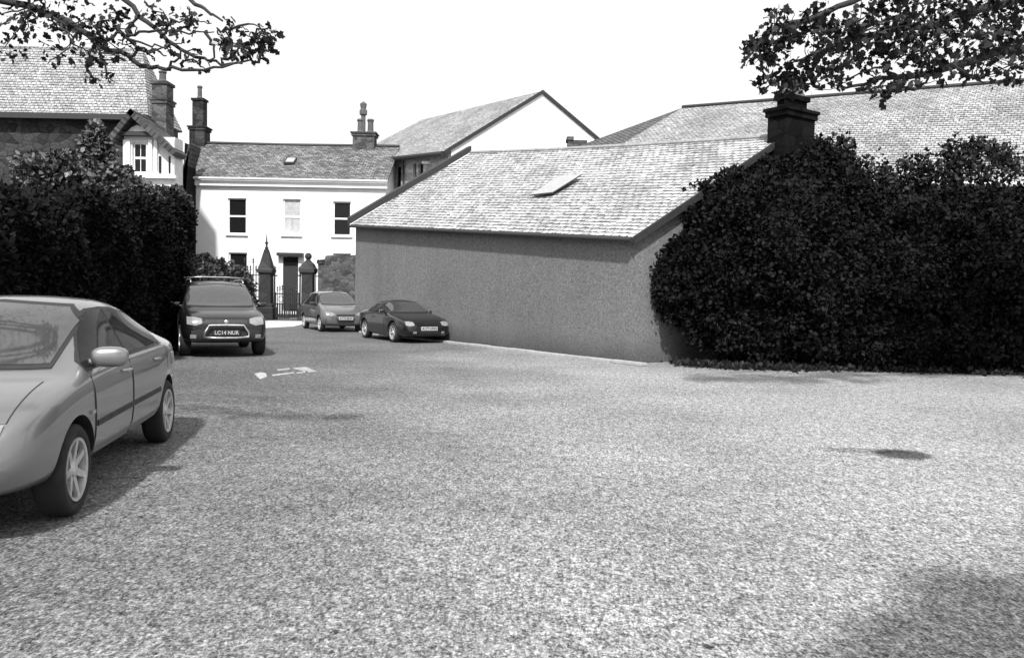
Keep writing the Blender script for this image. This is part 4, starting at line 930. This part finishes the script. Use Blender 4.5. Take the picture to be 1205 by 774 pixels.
def build_car(name, label, cat, loc, heading, tab, paint, spec, group=None):
    rz_ = math.atan2(-math.cos(heading), math.sin(heading))
    t = empty(name, loc, label, cat, group, rz_)
    me = body_shell(tab)
    tmp = bpy.data.objects.new('tmp', me); C.objects.link(tmp)
    ss = tmp.modifiers.new('s', 'SUBSURF'); ss.levels = 2; ss.render_levels = 2
    dg = bpy.context.evaluated_depsgraph_get(); ev = tmp.evaluated_get(dg)
    sm_me = bpy.data.meshes.new_from_object(ev)
    bm = bmesh.new(); bm.from_mesh(sm_me); bvh = BVHTree.FromBMesh(bm); bm.free()
    # wheel arches
    W = max(q[2] for q in tab); cm = MB()
    for xw in spec['axles']:
        for s in (-1, 1):
            cm.lathe((xw, 0, spec['r']), [(spec['r'] + .06, s * (W - .27)), (spec['r'] + .06, s * (W + .15))], 40, 'Y')
    cme = cm.mesh('cut'); cme.materials.append(M['plastic']); sm_me.materials.append(paint)
    cut = bpy.data.objects.new('cut', cme); body = bpy.data.objects.new('body_tmp', sm_me); C.objects.link(cut); C.objects.link(body)
    bo = body.modifiers.new('b', 'BOOLEAN'); bo.object = cut; bo.operation = 'DIFFERENCE'; bo.solver = 'EXACT'; bo.material_mode = 'TRANSFER'
    dg = bpy.context.evaluated_depsgraph_get(); dg.update(); fin = bpy.data.meshes.new_from_object(body.evaluated_get(dg)); fin.name = 'body'
    for o_ in (tmp, cut, body): bpy.data.objects.remove(o_)
    fin.shade_smooth()
    try: fin.set_sharp_from_angle(angle=R(40))
    except Exception: pass
    bd = bpy.data.objects.new('body', fin); C.objects.link(bd); bd.parent = t
    def cast(o_, d_):
        h = bvh.ray_cast(Vector(o_), Vector(d_)); return (h[0], h[1]) if h[0] is not None else (None, None)
    def patch(nm, cols, mode, mat, parent=t, n=6, off=.006, s=1, sub=3):
        """columns (a, low, high) projected on the shell; mode side / front / rear / top"""
        cc = []
        for q0, q1 in zip(cols, cols[1:]):
            for i in range(sub): f = i / sub; cc.append([q0[j] + (q1[j] - q0[j]) * f for j in range(3)])
        cc.append(list(cols[-1])); m = MB(); G1 = []; G0 = []
        for a, lo, hi in cc:
            c1 = []; c0 = []
            for j in range(n + 1):
                b = lo + (hi - lo) * j / n
                if mode == 'side': o_, d_ = (a, s * 3, b), (0, -s, 0)
                elif mode == 'front': o_, d_ = (5, a, b), (-1, 0, 0)
                elif mode == 'rear': o_, d_ = (-5, a, b), (1, 0, 0)
                else: o_, d_ = (b, a, 4), (0, 0, -1)
                h, nn = cast(o_, d_)
                for k_ in range(14):
                    if h is not None: break
                    o_ = list(o_)
                    if mode in ('front', 'rear'): o_[1] *= .975; o_[2] -= .006
                    elif mode == 'side': o_[2] -= .012
                    else: o_[1] *= .975
                    h, nn = cast(o_, d_)
                if h is None: h = Vector(o_) + Vector(d_) * (3 - W * .9 if mode == 'side' else 2.9); nn = -Vector(d_)
                if nn.dot(Vector(d_)) > 0: nn = -nn
                c1.append(m.v(h + nn * off)); c0.append(m.v(h - nn * .012))
            G1.append(c1); G0.append(c0)
        for i in range(len(G1) - 1):
            for j in range(n):
                m.bm.faces.new([G1[i][j], G1[i+1][j], G1[i+1][j+1], G1[i][j+1]])
            m.bm.faces.new([G0[i][0], G0[i+1][0], G1[i+1][0], G1[i][0]]); m.bm.faces.new([G1[i][n], G1[i+1][n], G0[i+1][n], G0[i][n]])
        for E in (0, -1):
            for j in range(n): m.bm.faces.new([G0[E][j], G1[E][j], G1[E][j+1], G0[E][j+1]])
        o_ = m.build(nm, mat, parent, smooth=True, local=True)
        try: o_.data.set_sharp_from_angle(angle=R(35))
        except Exception: pass
        return o_
    ty, hb, rim = wheel_meshes(spec['r'], spec.get('tw', .2), spec.get('spokes', 6))
    ty.materials.append(M['rubber']); hb.materials.append(M['plastic']); rim.materials.append(M['alloy'])
    for xw in spec['axles']:
        for s in (-1, 1):
            w_ = bpy.data.objects.new('wheel', hb); C.objects.link(w_); w_.parent = t; w_.location = (xw, s * (W - .115), spec['r']); w_.rotation_euler = (0, random.uniform(0, 1), 0 if s > 0 else math.pi)
            for nm, me_ in (('tyre', ty), ('rim', rim)):
                q_ = bpy.data.objects.new(nm, me_); C.objects.link(q_); q_.parent = w_
    for s in (-1, 1):
        for d_i, (dc, dh) in enumerate(spec.get('doors', [])):
            gap = patch('door', dc, 'side', paint, s=s, off=.005)
            x_a, x_b = dc[0][0], dc[-1][0]
            for xx, lo, hi in (dc[0], dc[-1]):
                patch('seam', [(xx - .006, lo, hi), (xx + .006, lo, hi)], 'side', M['plastic'], parent=gap, s=s, off=.0065, sub=1)
            if dh:
                x_, z_ = dh; h, nn = cast((x_, s * 3, z_), (0, -s, 0)); m = MB()
                m.tube([h + Vector((-.09, s * .005, 0)), h + Vector((-.06, s * .035, .005)), h + Vector((.06, s * .035, .008)), h + Vector((.09, s * .005, .004))], .014, 6)
                m.build('handle', spec.get('handlemat', paint), gap, local=True)
        for cols in spec.get('side_windows', []):
            e = .022; big = [list(c_) for c_ in cols]; big = [[c_[0], c_[1] - e, c_[2] + e] for c_ in big]; big[0][0] -= e; big[-1][0] += e
            patch('window_seal', big, 'side', M['plastic'], s=s, off=.0055, n=8, sub=5)
            patch('side_window', cols, 'side', M['glass_car'], s=s, off=.009, n=8, sub=5)
        for nm, cols, mt in spec.get('side_strips', []): patch(nm, cols, 'side', M[mt], s=s, off=.014, n=3)
        mx, mz = spec['mirror']; h, nn = cast((mx, s * 3, mz), (0, -s, 0)); m = MB()
        ret = bmesh.ops.create_icosphere(m.bm, subdivisions=3, radius=1); my = abs(h.y) + .15
        ms = spec.get('mirrorscale', .85)
        for v in ret['verts']:
            c_ = v.co.copy(); c_ = Vector([math.copysign(abs(k_) ** .7, k_) for k_ in c_])
            v.co = Vector((mx + c_.x * .065 * ms * (1 - .25 * c_.y * s), s * my + c_.y * .115 * ms, mz + .03 + c_.z * .068 * ms))
        m.tube([h - Vector((0, s * .04, .02)), (mx, s * (my - .05), mz)], .03, 8)
        mo = m.build('wing_mirror', spec.get('mirrormat', paint), t, smooth=True, local=True)
        m = MB(); m.box((mx - .073, s * my - .09, mz - .02), (mx - .066, s * my + .09, mz + .08)); m.build('mirror_glass', M['chrome'], mo, local=True, bevel=.002)
        for cols in spec['headlight']: patch('headlight', [(s * a, lo, hi) for a, lo, hi in cols], 'front', M['lamp'], off=.012)
        for cols in spec.get('fog', []): patch('fog_lamp', [(s * a, lo, hi) for a, lo, hi in cols], 'front', M['lamp'], off=.014, sub=1)
        for cols in spec['taillight']: patch('tail_light', [(s * a, lo, hi) for a, lo, hi in cols], 'rear', M['lamp_dark'], off=.012)
    e = .025; big = [[c_[0], c_[1] - e, c_[2] + e] for c_ in spec['windscreen']]; big[0][0] -= e; big[-1][0] += e
    patch('screen_seal', big, 'front', M['plastic'], off=.008, n=16, sub=8)
    patch('windscreen', spec['windscreen'], 'front', M['glass_screen'], off=.012, n=16, sub=8)
    patch('rear_window', spec['rear_window'], 'rear', M['glass_car'], off=.012, n=14, sub=7)
    for nm, cols, mt, mode in spec.get('patches', []): patch(nm, cols, mode, M[mt], off=.011)
    if 'bonnet' in spec:
        x0_, x1_, y_ = spec['bonnet']; patch('bonnet', [(-y_, x0_ + .04, x1_ - .05), (-y_ * .7, x0_, x1_), (0, x0_ + .01, x1_ + .02), (y_ * .7, x0_, x1_), (y_, x0_ + .04, x1_ - .05)], 'top', paint, off=.0035, n=10, sub=4)
        for s in (-1, 1): patch('bonnet_seam', [(s * y_, x0_ + .04, x1_ - .05), (s * (y_ + .008), x0_ + .04, x1_ - .05)], 'top', M['plastic'], off=.002, n=12, sub=1)
    # number plate with raised letters
    pz, pw, ph, txt = spec['plate']; h, nn = cast((5, 0, pz), (-1, 0, 0)); xf = h.x + spec.get('plate_out', .02); m = MB()
    m.box((xf - .05, -pw / 2, pz - ph / 2), (xf + .004, pw / 2, pz + ph / 2)); pl = m.build('number_plate', spec.get('platemat', M['plate']), t, local=True, bevel=.003)
    cu = bpy.data.curves.new('t', 'FONT'); cu.body = txt; cu.size = ph * 1.02; cu.align_x = 'CENTER'; cu.align_y = 'CENTER'; cu.extrude = .001; cu.offset = .0015
    to = bpy.data.objects.new('t', cu); C.objects.link(to); dg = bpy.context.evaluated_depsgraph_get(); tm = bpy.data.meshes.new_from_object(to.evaluated_get(dg)); bpy.data.objects.remove(to)
    mn = min(v.co.x for v in tm.vertices); mxx = max(v.co.x for v in tm.vertices); sc = pw * .9 / (mxx - mn)
    tm.transform(Matrix.Translation((xf + .006, 0, pz)) @ Matrix(((0, 0, 1, 0), (1, 0, 0, 0), (0, 1, 0, 0), (0, 0, 0, 1))) @ Matrix.Diagonal((sc, 1, 1, 1)))
    link('lettering', tm, spec.get('inkmat', M['ink']), pl, True)
    return t, cast, patch
def tubepart(t, nm, pts, r, mat, seg=8):
    m = MB(); m.tube(pts, r, seg); return m.build(nm, mat, t, smooth=True, local=True)

# --- silver saloon, far left
tabS = [(-2.12,.38,.60,.84,.50,.92),(-2.05,.32,.70,.94,.56,1.01),(-1.88,.30,.79,.99,.60,1.06),(-1.6,.28,.84,1.00,.60,1.14),(-1.15,.27,.865,1.0,.57,1.31),(-.65,.26,.87,.99,.57,1.43),(-.1,.26,.87,.98,.58,1.49),(.4,.26,.87,.965,.58,1.49),(.75,.26,.87,.955,.60,1.36),(1.1,.26,.87,.94,.68,1.13),(1.38,.26,.87,.92,.76,.98),(1.5,.26,.87,.91,.77,.95),(1.8,.26,.86,.87,.72,.91),(2.1,.27,.82,.78,.66,.82),(2.32,.3,.73,.67,.58,.71),(2.42,.36,.60,.55,.48,.58)]
specS = dict(bonnet=(1.56, 2.26, .66), axles=(-1.28, 1.52), r=.315, tw=.2, spokes=7, mirror=(.98, 1.02), mirrorscale=1.15,
    doors=[([(-1.22, .76, .98), (-1.0, .60, .98), (-.82, .42, .98), (-.78, .35, .975), (.12, .34, .965)], (-.72, .89)), ([(.15, .34, .965), (.6, .34, .955), (1.1, .35, .93), (1.16, .40, .925)], (.34, .885))],
    side_windows=[[(-1.1, 1.03, 1.16), (-.95, 1.03, 1.22), (-.6, 1.02, 1.32), (-.2, 1.015, 1.37), (.1, 1.01, 1.38)], [(.16, 1.01, 1.38), (.45, 1.0, 1.37), (.62, .995, 1.33), (.8, .99, 1.22), (1.0, .985, 1.09), (1.14, .98, 1.01)]],
    side_strips=[('rubbing_strip', [(-.86, .57, .61), (.12, .565, .605), (1.14, .555, .595)], 'plastic'), ('indicator', [(1.2, .66, .685), (1.28, .66, .685)], 'lamp'), ('fuel_flap', [(-1.6, .78, .90), (-1.46, .78, .90)], 'paint_silver')],
    headlight=[[(.36, .60, .70), (.5, .61, .73), (.66, .64, .73)]], taillight=[[(.36, .76, .88), (.56, .74, .88)]],
    windscreen=[(-.6, 1.02, 1.3), (-.5, 1.015, 1.40), (0, 1.01, 1.43), (.5, 1.015, 1.40), (.6, 1.02, 1.3)], rear_window=[(-.5, 1.10, 1.3), (-.4, 1.10, 1.38), (0, 1.10, 1.40), (.4, 1.10, 1.38), (.5, 1.10, 1.3)],
    patches=[('grille', [(-.28, .52, .62), (.28, .52, .62)], 'plastic', 'front'), ('bumper_intake', [(-.45, .37, .44), (.45, .37, .44)], 'plastic', 'front')],
    plate=(.48, .52, .11, 'N362 ORL'))
ang = R(10.5); fw = Vector((math.sin(ang), -math.cos(ang), 0)); sd_ = Vector((-fw.y, fw.x, 0))    # car's left
wr = G(192, 519); left = sd_ if sd_.x > 0 else -sd_
cpos = wr - left * .80 + fw * 1.28
car, _, _ = build_car('silver_saloon', 'silver four-door saloon cut off at the left edge beside the tall hedge', 'car', cpos, ang, tabS, M['paint_silver'], specS)

# --- black off-roader
tabX = [(-2.25,.45,.78,1.0,.62,1.12),(-2.17,.36,.87,1.05,.64,1.38),(-2.05,.34,.91,1.06,.66,1.58),(-1.75,.32,.92,1.06,.68,1.67),(-1.0,.3,.92,1.05,.69,1.70),(-.2,.3,.92,1.04,.69,1.70),(.35,.3,.92,1.03,.68,1.65),(.7,.3,.92,1.02,.72,1.42),(1.0,.3,.92,1.01,.78,1.17),(1.15,.3,.92,1.0,.80,1.09),(1.6,.3,.92,.96,.78,1.05),(1.95,.32,.90,.88,.74,.98),(2.15,.35,.84,.80,.68,.90),(2.25,.4,.74,.70,.60,.78)]
specX = dict(bonnet=(1.2, 2.12, .70), axles=(-1.3, 1.38), r=.36, tw=.24, spokes=5, mirror=(.8, 1.12), handlemat=M['plastic'],
    doors=[([(-1.2, .8, 1.04), (-.8, .45, 1.04), (-.75, .4, 1.03), (-.15, .38, 1.03)], (-.95, .92)), ([(-.12, .38, 1.03), (.85, .4, 1.01)], (.0, .91))],
    side_windows=[[(-1.95, 1.12, 1.4), (-1.75, 1.12, 1.54), (-1.2, 1.1, 1.58)], [(-1.1, 1.1, 1.58), (-.2, 1.09, 1.59)], [(-.1, 1.09, 1.59), (.25, 1.08, 1.56), (.45, 1.08, 1.46), (.75, 1.08, 1.22), (.85, 1.08, 1.12)]],
    side_strips=[('wheel_trim', [(-.75, .36, .44), (.8, .36, .44)], 'plastic')],
    headlight=[[(.5, .76, .86), (.62, .72, .89), (.80, .74, .90)]], fog=[[(.62, .44, .52), (.74, .44, .52)]], taillight=[[(.66, .9, 1.2), (.78, .9, 1.2)]],
    windscreen=[(-.72, 1.14, 1.34), (-.62, 1.13, 1.56), (0, 1.12, 1.62), (.62, 1.13, 1.56), (.72, 1.14, 1.34)], rear_window=[(-.6, 1.15, 1.5), (.6, 1.15, 1.5)],
    patches=[('grille', [(-.44, .74, .84), (.44, .74, .84)], 'plastic', 'front'), ('bumper', [(-.72, .42, .60), (-.3, .42, .68), (.3, .42, .68), (.72, .42, .60)], 'plastic', 'front')],
    plate=(.56, .56, .115, 'LC14 NUR'), plate_out=.075, platemat=M['plastic'], inkmat=M['plate'])
angX = R(25); fw = Vector((math.sin(angX), -math.cos(angX), 0))
front = G(266, 421); cpos = front - fw * 2.2
carX, cast, _ = build_car('black_off_roader', 'black off-roader with roof bars and nudge bar parked facing us by the hedge', 'car', cpos, angX, tabX, M['paint_black'], specX)
for s in (-1, 1): tubepart(carX, 'roof_rail', [(-1.7, s * .60, 1.66), (-1.6, s * .6, 1.72), (-.2, s * .6, 1.74), (.15, s * .6, 1.71), (.25, s * .6, 1.66)], .02, M['chrome'])
for x in (-1.2, -.1): tubepart(carX, 'roof_bar', [(x, -.66, 1.78), (x, -.3, 1.80), (x, .3, 1.80), (x, .66, 1.78)], .017, M['chrome'])
for x in (-1.2, -.1):
    for s in (-1, 1): tubepart(carX, 'bar_foot', [(x, s * .6, 1.70), (x, s * .6, 1.80)], .02, M['plastic'])
tubepart(carX, 'nudge_bar', [(2.30, -.48, .46), (2.33, -.46, .58), (2.33, -.36, .72), (2.33, 0, .73), (2.33, .36, .72), (2.33, .46, .58), (2.30, .48, .46), (2.33, .2, .45), (2.33, -.2, .45), (2.30, -.48, .46)], .026, M['chrome'])
m = MB(); m.lathe((0, 0, 0), [(.05, 0), (.05, .015), (.03, .025)], 12); m.bm.transform(Matrix.Translation((2.262, 0, .79)) @ Matrix.Rotation(R(90), 4, 'Y')); m.build('badge', M['chrome'], carX, local=True)

# --- pale grey hatchback
tabH = [(-1.85,.42,.66,.82,.55,.95),(-1.8,.32,.76,.90,.56,1.12),(-1.65,.26,.81,.92,.57,1.28),(-1.3,.22,.825,.92,.58,1.40),(-.7,.2,.83,.91,.58,1.46),(0,.2,.83,.90,.58,1.46),(.35,.2,.83,.90,.58,1.40),(.65,.2,.83,.89,.63,1.18),(.9,.2,.83,.88,.70,1.0),(1.02,.2,.83,.87,.72,.96),(1.35,.2,.83,.84,.7,.90),(1.62,.22,.80,.76,.64,.80),(1.78,.26,.73,.66,.57,.71),(1.85,.32,.62,.56,.5,.6)]
specH = dict(bonnet=(1.06, 1.66, .6), axles=(-1.2, 1.2), r=.285, tw=.17, spokes=6, mirror=(.6, .98), mirrormat=M['plastic'], handlemat=M['plastic'],
    doors=[([(-.45, .28, .90), (.72, .3, .88)], (-.28, .8))],
    side_windows=[[(-1.45, .97, 1.15), (-1.25, .96, 1.28), (-.5, .95, 1.36)], [(-.42, .95, 1.36), (.15, .94, 1.34), (.4, .94, 1.2), (.68, .94, 1.0)]],
    side_strips=[('rubbing_strip', [(-.85, .48, .54), (.78, .47, .53)], 'plastic')],
    headlight=[[(.42, .60, .68), (.52, .58, .70), (.70, .60, .72)]], taillight=[[(.5, .8, 1.0), (.62, .8, 1.0)]],
    windscreen=[(-.62, 1.0, 1.2), (-.52, .99, 1.34), (0, .98, 1.39), (.52, .99, 1.34), (.62, 1.0, 1.2)], rear_window=[(-.5, 1.05, 1.32), (.5, 1.05, 1.32)],
    patches=[('grille', [(-.34, .58, .65), (.34, .58, .65)], 'plastic', 'front'), ('bumper', [(-.7, .34, .50), (.7, .34, .50)], 'plastic', 'front')],
    plate=(.50, .52, .11, 'A175 BNX'), plate_out=.03)
angH = R(27); fw = Vector((math.sin(angH), -math.cos(angH), 0)); front = G(406, 391); cpos = front - fw * 1.75
build_car('grey_hatchback', 'pale grey hatchback with black bumpers parked between the gate and the black roadster', 'car', cpos, angH, tabH, M['paint_silver2'], specH)

# --- black roadster with the hood up
tabR = [(-1.97,.36,.62,.70,.50,.76),(-1.9,.26,.74,.78,.60,.86),(-1.65,.2,.81,.83,.66,.92),(-1.3,.17,.835,.84,.66,.95),(-1.1,.16,.84,.84,.60,1.03),(-.75,.15,.84,.84,.54,1.20),(-.35,.15,.84,.83,.54,1.25),(0,.15,.84,.82,.54,1.22),(.3,.15,.84,.81,.60,1.04),(.55,.15,.84,.80,.68,.89),(.7,.15,.84,.79,.7,.86),(1.2,.15,.84,.74,.66,.80),(1.6,.17,.81,.66,.60,.71),(1.85,.2,.72,.56,.52,.60),(1.97,.27,.55,.45,.42,.48)]
specR = dict(bonnet=(.76, 1.7, .6), axles=(-1.15, 1.13), r=.30, tw=.2, spokes=5, mirror=(.42, .88), mirrormat=M['paint_black2'],
    doors=[([(-.5, .24, .82), (.5, .26, .80)], (-.35, .72))],
    mirrorscale=.7, side_windows=[[(-.5, .87, 1.1), (-.3, .87, 1.13), (0, .86, 1.12), (.2, .86, 1.04), (.42, .86, .9)]],
    side_strips=[('soft_top_side', [(-1.0, .88, .98), (-.8, .87, 1.07), (-.53, .87, 1.12)], 'cloth')],
    headlight=[[(.44, .53, .62), (.54, .51, .64), (.68, .53, .63)]], fog=[[(.40, .30, .36), (.50, .30, .36)]], taillight=[[(.42, .6, .7), (.6, .6, .7)]],
    windscreen=[(-.58, .90, 1.08), (-.48, .89, 1.16), (0, .89, 1.18), (.48, .89, 1.16), (.58, .90, 1.08)], rear_window=[(-.36, .97, 1.12), (.36, .97, 1.12)],
    patches=[('soft_top', [(-.52, -1.0, .02), (.52, -1.0, .02)], 'cloth', 'top'), ('grille', [(-.3, .30, .38), (.3, .30, .38)], 'plastic', 'front')],
    plate=(.44, .52, .11, 'A177 HNN'), plate_out=.03)
angR = R(31); fw = Vector((math.sin(angR), -math.cos(angR), 0)); front = G(503, 404); cpos = front - fw * 1.85
build_car('black_roadster', 'low black two-seat roadster with its cloth hood up parked along the grey shed wall', 'car', cpos, angR, tabR, M['paint_black2'], specR)

# dead leaves and bits on the asphalt
lf = [(316, 498, 3.2), (436, 493, 2.6), (380, 516, 3), (398, 549, 3.2), (170, 584, 5), (166, 609, 6), (279, 560, 3), (426, 610, 4), (756, 545, 3), (1020, 629, 4), (833, 762, 9), (395, 745, 8), (755, 618, 3)]
src = None
for i, (x, y, r) in enumerate(lf):
    p = G(x, y); s = r * p.y / F * .7
    if src is None:
        m = MB(); pts = [(1, 0, .1), (.4, .5, .25), (-.3, .45, .1), (-1, .1, .2), (-.4, -.4, .05), (.3, -.5, .3)]
        m.prism([(a, b, c * .5) for a, b, c in pts], (0, 0, .08)); src = m.mesh('dead_leaf'); src.materials.append(M['leaf_dead'])
    o_ = bpy.data.objects.new('dead_leaf', src); C.objects.link(o_); o_.location = (p.x, p.y, .008); o_.scale = (s, s, s); o_.rotation_euler = (0, 0, random.uniform(0, 6))
    tag(o_, 'small dark dead leaf lying on the pale asphalt', 'leaf', 'dead leaves scattered on the asphalt')

# ------------------------------------------------------------------ light
SUN_AZ = (-0.05, -0.9987); EL = R(48)
w = bpy.data.worlds.new('World'); scene.world = w; w.use_nodes = True; nt = w.node_tree
bg = nt.nodes['Background']
sky = nt.nodes.new('ShaderNodeTexSky'); sky.sky_type = 'NISHITA'; sky.sun_disc = False; sky.sun_elevation = EL
sky.sun_rotation = math.atan2(SUN_AZ[0], SUN_AZ[1]); sky.dust_density = 4.0; sky.air_density = 1.0
bw = nt.nodes.new('ShaderNodeRGBToBW'); nt.links.new(sky.outputs[0], bw.inputs[0])
mxn = nt.nodes.new('ShaderNodeMix'); mxn.inputs[0].default_value = .65; mxn.inputs[3].default_value = 10.5   # thin even cloud veil
nt.links.new(bw.outputs[0], mxn.inputs[2]); nt.links.new(mxn.outputs[0], bg.inputs['Color']); bg.inputs['Strength'].default_value = .082
sl = bpy.data.lights.new('sun', 'SUN'); sl.energy = 3.3; sl.angle = R(2.5); sl.color = (1, 1, 1)
so = bpy.data.objects.new('sun', sl); C.objects.link(so)
sv = Vector((SUN_AZ[0] * math.cos(EL), SUN_AZ[1] * math.cos(EL), math.sin(EL)))
so.rotation_euler = sv.to_track_quat('Z', 'Y').to_euler(); so.location = (10, -10, 30)
vs = scene.view_settings; vs.view_transform = 'Standard'; vs.look = 'None'; vs.gamma = 1; vs.exposure = .75; vs.use_curve_mapping = False
